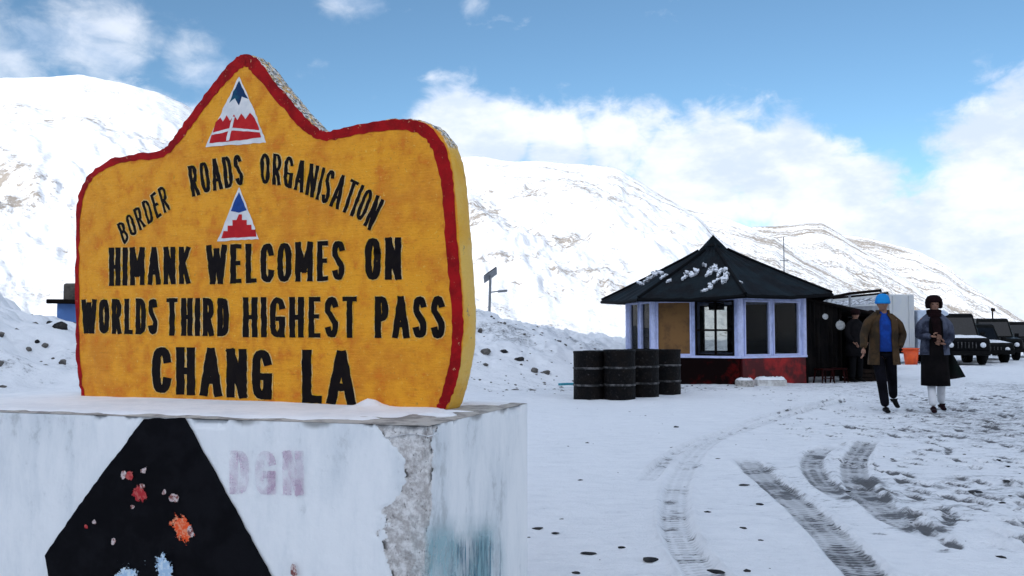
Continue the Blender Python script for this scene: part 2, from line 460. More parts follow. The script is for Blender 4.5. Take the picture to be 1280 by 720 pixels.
gm.materials.append(m); M['ground'] = m

# ------------------------------------------------------------------ mountains
def mountain(name, ridge, foot_y, foot_z, mat, n_u=420, n_v=110, amp=9.0, seed=0, back=220.0, pix=True, gully=1.0):
    rp = np.array([tuple(at(*q)) if pix else q for q in ridge])
    s = np.concatenate([[0], np.cumsum(np.hypot(rp[1:, 0]-rp[:-1, 0], rp[1:, 1]-rp[:-1, 1]))])
    uu = np.linspace(0, s[-1], n_u)
    rx = np.interp(uu, s, rp[:, 0]); ry = np.interp(uu, s, rp[:, 1]); rz = np.interp(uu, s, rp[:, 2])
    ker = np.ones(5)/5
    rz = np.convolve(np.pad(rz, 2, 'edge'), ker, 'valid')
    rz = rz+amp*0.45*(fbm(uu/35, uu*0, 6, seed+50, 0.6)-0.5)
    V = np.concatenate([np.linspace(0, 1, n_v), 1+np.linspace(0, 1, 16)[1:]])
    U, VV = np.meshgrid(np.arange(n_u), V)
    # the foot lies in front of each ridge point, towards the valley
    if pix:
        fxp = rx*foot_y/ry; fyp = np.full(n_u, float(foot_y))
    else:
        fxp, fyp = foot_y(rx, ry)
    v = np.clip(VV, 0, 1); b = np.clip(VV-1, 0, 1)
    ddx = (rx-fxp)/np.hypot(rx-fxp, ry-fyp); ddy = (ry-fyp)/np.hypot(rx-fxp, ry-fyp)
    PX = fxp[U]+(rx-fxp)[U]*v+ddx[U]*b*back; PY = fyp[U]+(ry-fyp)[U]*v+ddy[U]*b*back
    prof = 0.82*v+0.18*v*v
    PZ = foot_z+(rz-foot_z)[U]*prof*(1-b*0.95)
    env = np.sin(np.pi*np.clip(v, 0, 1))**0.7
    su = uu[U]; sv = v*np.hypot(rx-fxp, ry-fyp)[U]
    PZ = PZ+env*amp*gully*(fbm(su/60+sv/150, sv/160, 6, seed, 0.55)-0.5)*2
    PZ = PZ+env*amp*0.35*(fbm(su/14, sv/22, 5, seed+9, 0.6)-0.5)*2
    vv = np.stack([PX.ravel(), PY.ravel(), PZ.ravel()], 1)
    nr = len(V); I = np.arange(n_u*nr).reshape(nr, n_u)
    fc = np.stack([I[:-1, :-1].ravel(), I[:-1, 1:].ravel(), I[1:, 1:].ravel(), I[1:, :-1].ravel()], 1)
    me = grid_mesh(name, vv, fc)
    a = me.attributes.new('slope', 'FLOAT_VECTOR', 'POINT')
    a.data.foreach_set('vector', np.stack([su.ravel(), sv.ravel(), np.full(su.size, seed*10.0)], 1).astype(np.float32).ravel())
    me.materials.append(mat)
    o = bpy.data.objects.new(name, me); COL.objects.link(o); tag(o, kind='structure')
    return o
mountain('mountain', [(-700,150,330),(-420,118,350),(-200,112,370),(-60,103,380),(0,99,390),(60,97,400),(100,93,405),(150,103,410),(200,117,415),
                      (235,133,420),(300,170,425),(380,215,430),(460,290,440),(520,350,450),(575,410,460)], 130, -3, M['mtn_a'], amp=9, seed=1)
mountain('mountain', [(300,230,640),(400,200,620),(500,192,600),(585,196,580),(640,202,575),(690,204,570),(735,207,565),(770,210,560),(800,228,555),(825,245,550),
                      (873,273,545),(893,295,540),(940,325,530),(1000,352,520),(1060,378,510),(1130,402,500),(1200,420,500)], 170, -3, M['mtn_b'], amp=12, seed=2)
mountain('mountain', [(780,265,780),(860,262,770),(900,270,760),(945,287,750),(970,296,740),(1000,318,735),(1040,340,730),(1082,362,720),(1130,388,720),(1200,412,720)],
         380, -3, M['mtn_c'], amp=9, seed=3)
mountain('mountain', [(900,285,1000),(960,284,1000),(1000,280,1000),(1028,280,1000),(1060,300,990),(1100,326,980),(1140,355,960),(1184,386,950),(1230,410,950)],
         560, -3, M['mtn_c'], amp=11, seed=4)
mountain('mountain', [(980,300,1300),(1040,292,1300),(1090,298,1300),(1149,314,1290),(1180,330,1280),(1210,355,1270),(1245,378,1260),(1280,401,1250),(1330,420,1250),(1500,426,1250),(2000,420,1300)],
         800, -3, M['mtn_d'], amp=13, seed=5)
# the ridge behind the photographer that keeps the pass in shade
perp = Vector((-SUN_H.y, SUN_H.x))
RD = 420.0; EDGE = 62.0
ridge = []
for k in range(-14, 15):
    q = SUN_H*RD+perp*(k*60)
    ridge.append((q.x, q.y, (RD+EDGE)*math.tan(SUN_E)+3*math.sin(k*1.7)-1.5))
def fb(rx, ry): return rx-SUN_H.x*340, ry-SUN_H.y*340
mountain('mountain', ridge, fb, -3, M['mtn_b'], amp=4, seed=6, pix=False, n_u=300, n_v=60, back=500)
# ================================================================== THE MILESTONE: pedestal and painted slab
M['whitewash'] = None
def pedestal_mat():
    m, t, p = new_mat('weathered_whitewash'); c = coord(t)
    pe = t.attr('peel'); pn = t.noise(c, 55, 5, .7)
    f = t.step(t.math('ADD', pe, t.math('MULTIPLY', t.math('SUBTRACT', pn, .5), 0.6)), 0.70, 0.80)
    cem = t.mix(t.step(t.noise(c, 26, 7, .75), .40, .60), (0.40, 0.37, 0.35), (0.68, 0.66, 0.64))
    cem = t.mix(t.step(t.noise(c, 75, 4, .7), .60, .68), cem, (0.16, 0.15, 0.14))
    rimm = t.math('MULTIPLY', t.step(t.math('ABSOLUTE', t.math('SUBTRACT', pe, .75)), .35, .05), t.step(t.noise(c, 24, 4, .6), .52, .60))
    cem = t.mix(rimm, cem, (0.07, 0.065, 0.06))
    st = t.noise(c, 2.6, 7, .68, scl=(1.6, 1.6, .5)); st2 = t.noise(c, 18, 6, .72, scl=(1, 1, .8))
    wash = t.mix(t.step(st, .38, .66), (0.76, 0.765, 0.765), (0.60, 0.63, 0.65))
    wash = t.mix(t.step(t.math('ADD', t.math('MULTIPLY', st, .6), t.math('MULTIPLY', st2, .5)), .58, .70, 0, .5), wash, (0.34, 0.35, 0.35))
    wash = t.mix(t.step(t.attr('top_dark'), 0.45, 0.75, 0, .8), wash, (0.20, 0.195, 0.185))
    t.put(p.inputs['Base Color'], t.mix(f, wash, cem)); p.inputs['Roughness'].default_value = .85
    h = t.math('ADD', t.math('MULTIPLY', st2, .5), t.math('ADD', t.math('MULTIPLY', pn, t.math('ADD', t.math('MULTIPLY', f, .8), .25)), 0))
    t.put(p.inputs['Normal'], t.bump(h, .5, .008))
    return m
M['whitewash'] = pedestal_mat()
M['concrete'] = paint('bare_concrete', (0.42, 0.40, 0.37), .9, (0.22, 0.21, 0.20), 14, .5, 50)
M['black_paint'] = paint('black_paint', (0.006, 0.006, 0.009), .55, (0.012, 0.012, 0.016), 8, .15, 70)
M['snow'] = paint('fresh_snow', (0.82, 0.83, 0.85), .75, (0.74, 0.76, 0.79), 6, .5, 25, bdist=.01)

A0 = Vector((-0.27, 2.89)); PF = Vector((-2.75, 3.62)); PB = Vector((0.065, 3.80)); PTOP = 0.895
fdir = (A0-PF).normalized(); FN = Vector((fdir.y, -fdir.x)); sdir = (PB-A0).normalized(); SNV = Vector((sdir.y, -sdir.x))
ped = thing('pedestal', 'whitewashed masonry pedestal with a black painted shape, carrying the yellow pass sign', 'pedestal', ((PF.x+PB.x)/2, (PF.y+PB.y)/2+.2, 0))
def on_plane(px, py, P, n, off=0.0):
    d = ray(px, py); n3 = Vector((n.x, n.y, 0)); P3 = Vector((P.x, P.y, 0)); C = Vector((0, 0, CAMZ))
    tt = (P3-C).dot(n3)/d.dot(n3); return C+d*tt+n3*off
# peeled strip between the faces, taken as half-widths at heights below the top
def peel_mask(px_left, px_right): pass
L1 = (A0-PF).length; L2 = (PB-A0).length
def strip(u, z, front):
    """distance u from the corner; the strip narrows and swells with height"""
    d = PTOP-z
    wl = np.interp(d, [0, .06, .12, .2, .28, .36, .42, .5, .9], [.17, .12, .10, .105, .15, .17, .14, .11, .15])
    wr = np.interp(d, [0, .06, .2, .36, .5, .9], [.05, .02, .015, .01, .0, -.01])
    wdt = wl if front else wr
    n = (fbm(u*9+3, z*9, 5, 301, .6)-.5)*.12
    return 1-sstep(-.02, .02, u-wdt+n)
def face_mesh(P, Q, n, L, front, res=0.006, umax=None):
    nu = int(L/res); nz = int(0.5/res)
    zz = np.concatenate([[0, .2, .35], np.linspace(.40, PTOP, nz)])
    uu = np.linspace(0, L, nu)       # from the corner
    U, Zz = np.meshgrid(uu, zz)
    pe = strip(U, Zz, front); pw = strip(U-.05, Zz, front)*.5+pe*.5
    off = -0.009*pe+0.004*(fbm(U*30, Zz*30, 4, 310)-.5)*(.4+2.2*pe)+0.006*(fbm(U*3, Zz*3, 4, 311)-.5)
    chip = sstep(.55, .75, fbm(U*14, Zz*3+5, 4, 312))*np.clip(1-(PTOP-Zz)/.035, 0, 1)
    off = off-0.02*chip
    top_dark = np.clip(1-(PTOP-Zz)/.05, 0, 1)*.55*fbm(U*10, Zz*4, 4, 313)*1.6+0.15*sstep(.55, .7, fbm(U*2.2, Zz*1.2, 4, 314))  # darker along the top edge, with faint blotches below
    d = (Q-P).normalized()
    x = P.x+d.x*U+n.x*off; y = P.y+d.y*U+n.y*off; z = Zz-0.006*chip*(Zz > PTOP-.01)
    r = 0.012*np.exp(-U/0.012); x = x-(n.x-d.x)*r*.5; y = y-(n.y-d.y)*r*.5       # rounded corner
    V = np.stack([x.ravel(), y.ravel(), z.ravel()], 1); nn = len(zz); pe = pw*1.0
    I = np.arange(nu*nn).reshape(nn, nu)
    fc = np.stack([I[:-1, :-1].ravel(), I[:-1, 1:].ravel(), I[1:, 1:].ravel(), I[1:, :-1].ravel()], 1)
    if front: fc = fc[:, ::-1]
    return V, fc, pe.ravel(), top_dark.ravel()
VV1 = face_mesh(A0, PF, FN, L1, True); VV2 = face_mesh(A0, PB, SNV, L2, False)
BQ = PF+sdir*L2
n1_ = len(VV1[0]); n2_ = len(VV2[0])
extra = np.array([(PF.x, PF.y, 0), (PF.x, PF.y, PTOP), (BQ.x, BQ.y, 0), (BQ.x, BQ.y, PTOP), (PB.x, PB.y, 0), (PB.x, PB.y, PTOP), (A0.x, A0.y, PTOP-.004)])
allv = np.concatenate([VV1[0], VV2[0], extra]); pv = np.array(root_of(ped).matrix_basis.translation)
fc = np.concatenate([VV1[1], VV2[1]+n1_, np.array([(0, 2, 3, 1), (2, 4, 5, 3), (1, 3, 5, 6)])[:, [0, 1, 2, 3]]+n1_+n2_])
fc[-3:] = fc[-3:, ::-1]
bm_ = grid_mesh('block', allv-pv, fc)
for nm, arr in (('peel', np.concatenate([VV1[2], VV2[2], np.zeros(7)])), ('top_dark', np.concatenate([VV1[3], VV2[3], np.zeros(7)]))):
    a = bm_.attributes.new(nm, 'FLOAT', 'POINT'); a.data.foreach_set('value', arr.astype(np.float32))
bm_.materials.append(M['whitewash'])
blk = bpy.data.objects.new('block', bm_); COL.objects.link(blk); blk.parent = ped

def ragged(pts, step, amp, seed):
    """resample a closed pixel outline and roughen it"""
    out = []; rr = random.Random(seed)
    for i in range(len(pts)):
        a = Vector(pts[i]); b = Vector(pts[(i+1) % len(pts)]); n = max(1, int((b-a).length/step))
        nrm = Vector((-(b-a).y, (b-a).x)).normalized() if (b-a).length > 0 else Vector((0, 0))
        for k in range(n):
            q = a+(b-a)*k/n+nrm*rr.uniform(-amp, amp)
            out.append((q.x, q.y))
    return out
def patch(name, pix, P, n, off, mat, parent, step=5, amp=.8, seed=1, label=None):
    pp = ragged(pix, step, amp, seed)
    vs = [on_plane(x, y, P, n, off) for x, y in pp]
    f = [tuple(range(len(vs)))]
    # orient towards the viewer
    nv = Vector((0, 0, 0))
    for i in range(len(vs)): nv += vs[i].cross(vs[(i+1) % len(vs)])
    if nv.dot(Vector((n.x, n.y, 0))) < 0: f = [f[0][::-1]]
    return obj(name, (vs, f), mat, parent, label=label)
M['orange_red'] = paint('orange_red_fleck', (0.70, 0.10, 0.02), .6, (0.75, 0.30, 0.12), 60, .3, 80)
M['red_fleck'] = paint('red_fleck', (0.45, 0.03, 0.04), .6, (0.55, 0.16, 0.12), 60, .3, 80)
M['pale_fleck'] = paint('pale_fleck', (0.62, 0.56, 0.54), .8, (0.35, 0.25, 0.22), 60, .3, 80)
M['pale_blue'] = paint('pale_blue_paint', (0.33, 0.47, 0.62), .6, (0.50, 0.60, 0.68), 30, .3, 80)
patch('black_shape', [(181,523),(233,522),(290,626),(344,724),(392,812),(110,826),(62,724),(57,694),(104,626)], A0, FN, .0055, M['black_paint'], ped, 6, .7, 2, label='black painted shape narrowing towards the top of the pedestal')
fl = [('orange_red',[(213,640),(222,638),(229,650),(240,652),(246,662),(243,680),(232,684),(222,683),(215,668)]),
      ('pale_fleck',[(237,655),(245,660),(244,674),(237,670)]),
      ('red_fleck',[(167,616),(174,610),(180,604),(183,612),(189,618),(186,628),(176,630),(171,624)]),
      ('pale_fleck',[(212,620),(221,616),(230,620),(230,627),(220,628)]),('red_fleck',[(160,594),(167,588),(170,594),(164,601)]),
      ('pale_fleck',[(179,584),(184,582),(187,588),(182,592)]),('pale_fleck',[(153,590),(157,587),(159,593),(155,599)]),
      ('pale_fleck',[(205,613),(208,612),(209,617),(205,618)]),('pale_fleck',[(177,605),(182,604),(183,609),(178,610)]),
      ('pale_fleck',[(141,673),(145,671),(147,678),(143,681)]),('pale_fleck',[(119,650),(122,649),(123,653),(120,654)]),
      ('red_fleck',[(108,656),(112,655),(113,660),(109,660)]),('pale_blue',[(196,695),(204,688),(212,692),(217,705),(217,722),(215,740),(198,740),(194,715)]),
      ('pale_blue',[(150,704),(160,710),(176,720),(182,740),(160,744)]),('pale_fleck',[(364,706),(369,703),(373,712),(370,722),(365,718)]),('pale_fleck',[(166,631),(169,630),(170,634),(167,635)])]
def stain_mat(name, col, dens, stretch=(1, 1, 1), sc=20, lo=.4, hi=.6):
    m, t, p = new_mat(name); c = coord(t)
    t.put(p.inputs['Base Color'], col); p.inputs['Roughness'].default_value = .8
    g = t.attr('soft')
    t.put(p.inputs['Alpha'], t.math('MULTIPLY', t.step(t.noise(c, sc, 6, .65, scl=stretch), lo, hi, 0, dens), g))
    return m
def stain(name, cx, cy, w, h, P, n, off, mat, label=None, parent=None, radial=False):
    """a faded patch whose pigment thins out to nothing at its rim"""
    vs = []; fs = []; soft = []; N = 14
    for j in range(N+1):
        for i in range(N+1):
            a, b = i/N*2-1, j/N*2-1
            vs.append(on_plane(cx+a*w/2, cy+b*h/2, P, n, off)); soft.append(max(0.0, 1-math.hypot(a+.25*math.sin(cx+2*b), b)*1.02) if radial else float(sstep(1.0, .55, abs(a))*sstep(1.0, .55, abs(b))))
    for j in range(N):
        for i in range(N): fs.append((j*(N+1)+i, (j+1)*(N+1)+i, (j+1)*(N+1)+i+1, j*(N+1)+i+1))
    o = obj(name, (vs, fs), mat, parent, label=label)
    a = o.data.attributes.new('soft', 'FLOAT', 'POINT'); a.data.foreach_set('value', soft)
    return o
for nm, cc1, cc2 in (('orange_red', (0.72, 0.075, 0.012), (0.70, 0.26, 0.14)), ('red_fleck', (0.36, 0.015, 0.02), (0.42, 0.08, 0.07)), ('pale_fleck', (0.55, 0.46, 0.44), (0.20, 0.06, 0.05)), ('pale_blue', (0.33, 0.47, 0.62), (0.55, 0.64, 0.70))):
    m = stain_mat(nm+'_blot', cc1, 1.0, (1, 1, 1), 55, .30, .36); t = NT(m.node_tree); p = m.node_tree.nodes['Principled BSDF']; c = coord(t)
    t.put(p.inputs['Base Color'], t.mix(t.step(t.noise(c, 60, 5, .7), .46, .58), cc1, cc2))
    g = t.attr('soft'); t.put(p.inputs['Alpha'], t.step(t.math('ADD', g, t.math('MULTIPLY', t.math('SUBTRACT', t.noise(c, 42, 5, .75), .5), 1.7)), .30, .38)); M[nm] = m
for i, (mm, pp) in enumerate(fl):
    xa = [q[0] for q in pp]; ya = [q[1] for q in pp]; big = 1.0 if mm != 'pale_blue' else 1.15
    stain('paint_fleck', (min(xa)+max(xa))/2, (min(ya)+max(ya))/2, (max(xa)-min(xa))*big+3, (max(ya)-min(ya))*big+3, A0, FN, .0075+.0004*i, M[mm], None, ped, True)
M['teal_stain'] = stain_mat('teal_smear', (0.22, 0.42, 0.46), .62, (1, 1, .5), 7, .3, .6)
M['blue_stroke'] = stain_mat('dark_teal_strokes', (0.04, 0.14, 0.20), .8, (9, 9, .8), 6, .50, .60)
M['mauve'] = stain_mat('faded_mauve', (0.52, 0.36, 0.47), .45, (1, 1, 1), 16, .32, .6)
stain('paint_smear', 570, 735, 130, 190, A0, SNV, .012, M['teal_stain'], 'pale teal paint smeared on the side face', ped)
stain('brush_strokes', 592, 718, 80, 110, A0, SNV, .014, M['blue_stroke'], 'dark teal brush strokes', ped)

# ---- snow lying on the pedestal
def snow_cap():
    N, K = 110, 44; vs = []; fs = []
    front = PF+FN*-.005; 
    for j in range(K+1):
        for i in range(N+1):
            u = i/N; v = j/K
            q = PF+(A0-PF)*u+(BQ-PF)*v
            edge = min(u*L1, (1-u)*L1+.0, v*L2, (1-v)*L2)
            eo = .030*float(fbm(np.array([q.x*5]), np.array([q.y*5]), 4, 401)[0])
            e = float(sstep(0, .06, edge-.012+eo*.3))
            z = PTOP-.004+e*(.010+.010*float(fbm(np.array([q.x*4.]), np.array([q.y*4.]), 4, 402)[0]))
            # bump of snow against the foot of the sign
            for (px, py, rr, hh) in ((462, 512, .050, .035), (440, 515, .03, .015), (478, 514, .03, .012), (560, 512, .03, .018)):
                b = onz(px, py, PTOP); z += hh*math.exp(-((q.x-b.x)**2+(q.y-b.y)**2)/(rr*rr))
            # bare cement at the right corner
            bare = float(sstep(.80, .97, u+.06*(fbm(np.array([q.x*12]), np.array([q.y*12]), 3, 403)[0]-.5)*4))*float(sstep(.30, .0, v)) 
            z -= .03*bare+.045*float(sstep(.90, .99, u))*float(sstep(.62, .8, fbm(np.array([q.x*7]), np.array([q.y*7]), 3, 404)[0]+.12))
            vs.append((q.x, q.y, z))
    for j in range(K):
        for i in range(N): a = j*(N+1)+i; fs.append((a, a+1, a+N+2, a+N+1))
    return vs, fs
obj('snow_layer', snow_cap(), M['snow'], ped, smooth=True)
cc = MB(); 
for j in range(24):
    pass
def top_slab():
    # cement top, a hand's breadth of rough edge, just under the snow
    N, K = 60, 20; vs = []; fs = []
    for j in range(K+1):
        for i in range(N+1):
            q = PF+(A0-PF)*(i/N)+(BQ-PF)*(j/K)
            vs.append((q.x, q.y, PTOP+.001+.010*float(fbm(np.array([q.x*14]), np.array([q.y*14]), 4, 410)[0])*(1 if 0 < i < N and 0 < j < K else 0)))
    for j in range(K):
        for i in range(N): a = j*(N+1)+i; fs.append((a, a+1, a+N+2, a+N+1))
    return vs, fs
obj('cement_top', top_slab(), M['concrete'], ped, smooth=True)

# ---- the sign slab
SP = Vector((-2.02, 4.15)); SQ = Vector((-0.23, 3.43)); su = (SQ-SP).normalized(); SN = Vector((su.y, -su.x)); THK = 0.12
sign = thing('welcome_sign', 'big yellow painted slab with red border welcoming travellers to the pass, standing on the pedestal', 'sign',
             ((SP.x+SQ.x)/2, (SP.y+SQ.y)/2, PTOP), math.atan2(su.y, su.x))
def S(px, py, off=0.0): return on_plane(px, py, SP, SN, off)
outl = [(104,506),(102,490),(97,460),(95,400),(94,330),(94,280),(97,250),(104,228),(118,211),(140,199),(168,193),(196,190),(207,184),(218,172),(235,148),(252,124),
        (272,98),(290,79),(303,70),(312,69),(322,76),(340,98),(360,122),(380,146),(396,161),(405,165),(420,162),(448,156),(480,150),(505,148),(526,151),(543,160),(556,176),
        (564,200),(569,235),(573,280),(577,340),(580,390),(579,430),(574,462),(566,492),(556,514),(520,524),(300,520)]
def smooth_closed(pts, n):
    P = [Vector(q) for q in pts]; out = []; N = len(P)
    for i in range(N):
        a, b, c, d = P[i-1], P[i], P[(i+1) % N], P[(i+2) % N]
        for k in range(n):
            s = k/n; out.append(0.5*((2*b)+(c-a)*s+(2*a-5*b+4*c-d)*s*s+(3*b-a-3*c+d)*s*s*s))
    return out
def resample(pts, step, closed=True):
    P = list(pts)+([pts[0]] if closed else []); out = []; acc = 0.0; out.append(P[0])
    for i in range(len(P)-1):
        a, b = P[i], P[i+1]; L = (b-a).length
        if L == 0: continue
        while acc+step <= L-0+1e-9 and True:
            acc += step; out.append(a+(b-a)*(acc/L))
        acc -= L
    if closed and (out[-1]-out[0]).length < step*.5: out.pop()
    return out
def resample2(pts, step):
    P = [Vector(p) for p in pts]; P.append(P[0]); cum = [0]
    for i in range(len(P)-1): cum.append(cum[-1]+(P[i+1]-P[i]).length)
    n = int(cum[-1]/step); q = np.linspace(0, cum[-1], n, endpoint=False)
    xs_ = np.interp(q, cum, [p.x for p in P]); ys_ = np.interp(q, cum, [p.y for p in P])
    return np.stack([xs_, ys_], 1)
op = smooth_closed(outl, 6)
P3 = [S(q.x, q.y) for q in op]
loc2 = [((p-Vector((SP.x, SP.y, 0))).dot(Vector((su.x, su.y, 0))), p.z) for p in P3]
loop = resample2(loc2, .009)                       # (a, z) in the slab's own plane, metres
def inset(lp, d):
    nx_ = np.roll(lp, -1, 0)-np.roll(lp, 1, 0); nx_ = nx_/np.linalg.norm(nx_, axis=1)[:, None]
    nn = np.stack([-nx_[:, 1], nx_[:, 0]], 1)
    return nn
area = 0.5*np.sum(loop[:, 0]*np.roll(loop[:, 1], -1)-np.roll(loop[:, 0], -1)*loop[:, 1])
if area < 0: loop = loop[::-1].copy()
NL = len(loop)
NRM = inset(loop, 1)                               # inward normals (anticlockwise loop)
ker = np.ones(7)/7
for ax in (0, 1): NRM[:, ax] = np.convolve(np.concatenate([NRM[-3:, ax], NRM[:, ax], NRM[:3, ax]]), ker, 'valid')
s_arc = np.arange(NL)*.009
def W(a, z, off):                                   # off = towards the viewer
    return Vector((SP.x+su.x*a+SN.x*off, SP.y+su.y*a+SN.y*off, z))
ringd = [(0.013, 0.0, 0), (0.008, -0.0005, .3), (0.003, -.004, .8), (0.0, -.010, 1), (-.004, -.035, 1.2), (-.006, -.07, 1.2), (-.005, -.09, 1.2), (0, -.112, 1), (.010, -.122, .6), (.02, -.125, 0)]
topness = np.clip(-NRM[:, 1], 0, 1)
sv_, sf_ = [], []
for k, (ins, off, nz_) in enumerate(ringd):
    rough = (fbm(s_arc*22, np.full(NL, k*1.7), 5, 500+k*0, .65)-.5)
    for i in range(NL):
        chip = 0.006+0.014*topness[i]*(1 if loop[i, 0] > .75 else .4)
        q = loop[i]+NRM[i]*(ins+rough[i]*chip*nz_)
        sv_.append(W(q[0], q[1], off+rough[i]*.004*nz_))
for k in range(len(ringd)-1):
    for i in range(NL):
        j = (i+1) % NL; sf_.append((k*NL+i, (k+1)*NL+i, (k+1)*NL+j, k*NL+j))
sf_.append(tuple(range(NL))); sf_.append(tuple((len(ringd)-1)*NL+i for i in range(NL))[::-1])
def sign_mat():
    m, t, p = new_mat('weathered_yellow_enamel'); c = coord(t)
    ge = t.node('ShaderNodeNewGeometry')
    a = t.noise(c, 3.2, 7, .68); b = t.noise(c, 13, 6, .7); d = t.noise(c, 60, 4, .7); e = t.noise(c, 28, 6, .75, scl=(1, 1, .55))
    col = t.mix(t.step(t.math('ADD', t.math('MULTIPLY', a, .6), t.math('MULTIPLY', b, .5)), .46, .66), (0.80, 0.325, 0.002), (0.66, 0.225, 0.002))
    col = t.mix(t.step(b, .53, .66, 0, .8), col, (0.66, 0.17, 0.003))
    col = t.mix(t.step(e, .62, .70, 0, .55), col, (0.26, 0.15, 0.02))
    col = t.mix(t.step(d, .60, .68, 0, .6), col, (0.80, 0.50, 0.10))
    col = t.mix(t.step(t.noise(c, 95, 3, .7), .60, .68, 0, .55), col, (0.38, 0.15, 0.01))
    col = t.mix(t.step(t.noise(c, 26, 6, .75, scl=(.4, 1, 2.6)), .56, .68, 0, .45), col, (0.48, 0.17, 0.004))
    # the edge faces: paler yellow with bare, dirty patches
    on = t.sep(coord(t, 'Normal'))
    side = t.step(t.math('ABSOLUTE', on[1]), 0.80, 0.45)
    ec = t.mix(t.step(a, .4, .6), (0.68, 0.35, 0.02), (0.70, 0.43, 0.08))
    ec = t.mix(t.step(e, .60, .68), ec, (0.20, 0.17, 0.12))
    top = t.math('MULTIPLY', t.step(on[2], .25, .6), t.step(t.noise(c, 40, 5, .75), .38, .5))
    ec = t.mix(top, ec, t.mix(t.step(t.noise(c, 70, 4, .7), .45, .55), (0.10, 0.10, 0.09), (0.72, 0.70, 0.66)))
    t.put(p.inputs['Base Color'], t.mix(side, col, ec))
    t.put(p.inputs['Roughness'], t.step(b, .3, .7, .42, .7)); p.inputs['Specular IOR Level'].default_value = .35
    br = t.noise(c, 30, 5, .7, scl=(.35, 1, 3.2))
    h = t.math('ADD', t.math('MULTIPLY', b, .9), t.math('ADD', t.math('MULTIPLY', d, .35), t.math('MULTIPLY', br, .5)))
    t.put(p.inputs['Normal'], t.bump(h, .75, .012))
    return m
M['sign'] = sign_mat()
body = obj('slab', (sv_, sf_), M['sign'], sign, smooth=False)
body.data.polygons.foreach_set('use_smooth', [len(pp.vertices) == 4 for pp in body.data.polygons])

def worn(name, col, col2, holes=.62, under=(0.55, 0.33, 0.05), rough=.5, sc=45):
    m, t, p = new_mat(name); c = coord(t)
    a = t.noise(c, 9, 6, .7); b = t.noise(c, sc, 5, .72)
    k = t.mix(t.step(a, .4, .62), col, col2)
    k = t.mix(t.step(t.math('ADD', t.math('MULTIPLY', b, .75), t.math('MULTIPLY', a, .25)), holes, holes+.06), k, under)
    t.put(p.inputs['Base Color'], k); p.inputs['Roughness'].default_value = rough; p.inputs['Specular IOR Level'].default_value = .08
    t.put(p.inputs['Normal'], t.bump(b, .4, .004))
    return m
M['red_border'] = worn('worn_red_paint', (0.36, 0.006, 0.008), (0.22, 0.004, 0.006), .60, (0.60, 0.30, 0.16))
M['letter_black'] = worn('hand_painted_black', (0.004, 0.002, 0.003), (0.008, 0.005, 0.004), .66, (0.30, 0.20, 0.06))
M['letter_halo'] = worn('old_pale_undercoat', (0.72, 0.52, 0.24), (0.66, 0.36, 0.05), .50, (0.62, 0.32, 0.01), .6, 60)

# red border: a band following the outline, painted just inside the edge
bpix = [(105,497),(100,470),(97,430),(97,360),(97,300),(99,262),(104,237),(118,217),(140,203),(168,197),(196,194),(210,187),(222,173),(238,152),(256,127),(275,103),(292,84),(304,76),(311,76),
        (322,86),(340,108),(360,132),(380,155),(395,166),(406,170),(422,168),(448,162),(480,157),(504,156),(522,159),(537,168),(547,183),(555,205),(560,238),(563,280),(567,330),(571,380),(572,415),(569,450),(563,480),(556,500),(550,511)]
bw = [2.5,2.5,2.5,2.5,2.5,3,3.5,4,4.5,5,5,5,5.5,6,6,7,8,9,9,9,8,8,8,7,7,7,7.5,7.5,8,8.5,9,9.5,9.5,9,8.5,8.5,8.5,8,8,8,7,6]
def ribbon(pix, wid, off, rag=.5, seed=0, sub=5, z=None):
    P = [Vector(q) for q in pix]; P = [P[0]*2-P[1]]+P+[P[-1]*2-P[-2]]; Wd = [wid[0]]+list(wid)+[wid[-1]]; c = []; ww = []
    for i in range(1, len(P)-2):
        for k in range(sub):
            s = k/sub; a, b, cc_, d = P[i-1], P[i], P[i+1], P[i+2]
            c.append(0.5*((2*b)+(cc_-a)*s+(2*a-5*b+4*cc_-d)*s*s+(3*b-a-3*cc_+d)*s*s*s)); ww.append(Wd[i]*(1-s)+Wd[i+1]*s)
    c.append(P[-2]); ww.append(wid[-1]); rr = random.Random(seed); vs = []; fs = []
    for i in range(len(c)):
        d = (c[min(i+1, len(c)-1)]-c[max(i-1, 0)]).normalized(); n = Vector((-d.y, d.x))
        a = c[i]+n*(ww[i]+rr.uniform(-rag, rag)); b = c[i]-n*(ww[i]+rr.uniform(-rag, rag))
        vs += [S(a.x, a.y, off), S(b.x, b.y, off)]
    for i in range(len(c)-1): fs.append((2*i, 2*i+1, 2*i+3, 2*i+2))
    nn = (vs[1]-vs[0]).cross(vs[2]-vs[0])
    if nn.dot(Vector((SN.x, SN.y, 0))) > 0: pass
    else: fs = fs
    return vs, fs
obj('red_border', ribbon(bpix, [b_*.86 for b_ in bw], .0016, 1.1, 3), M['red_border'], sign)

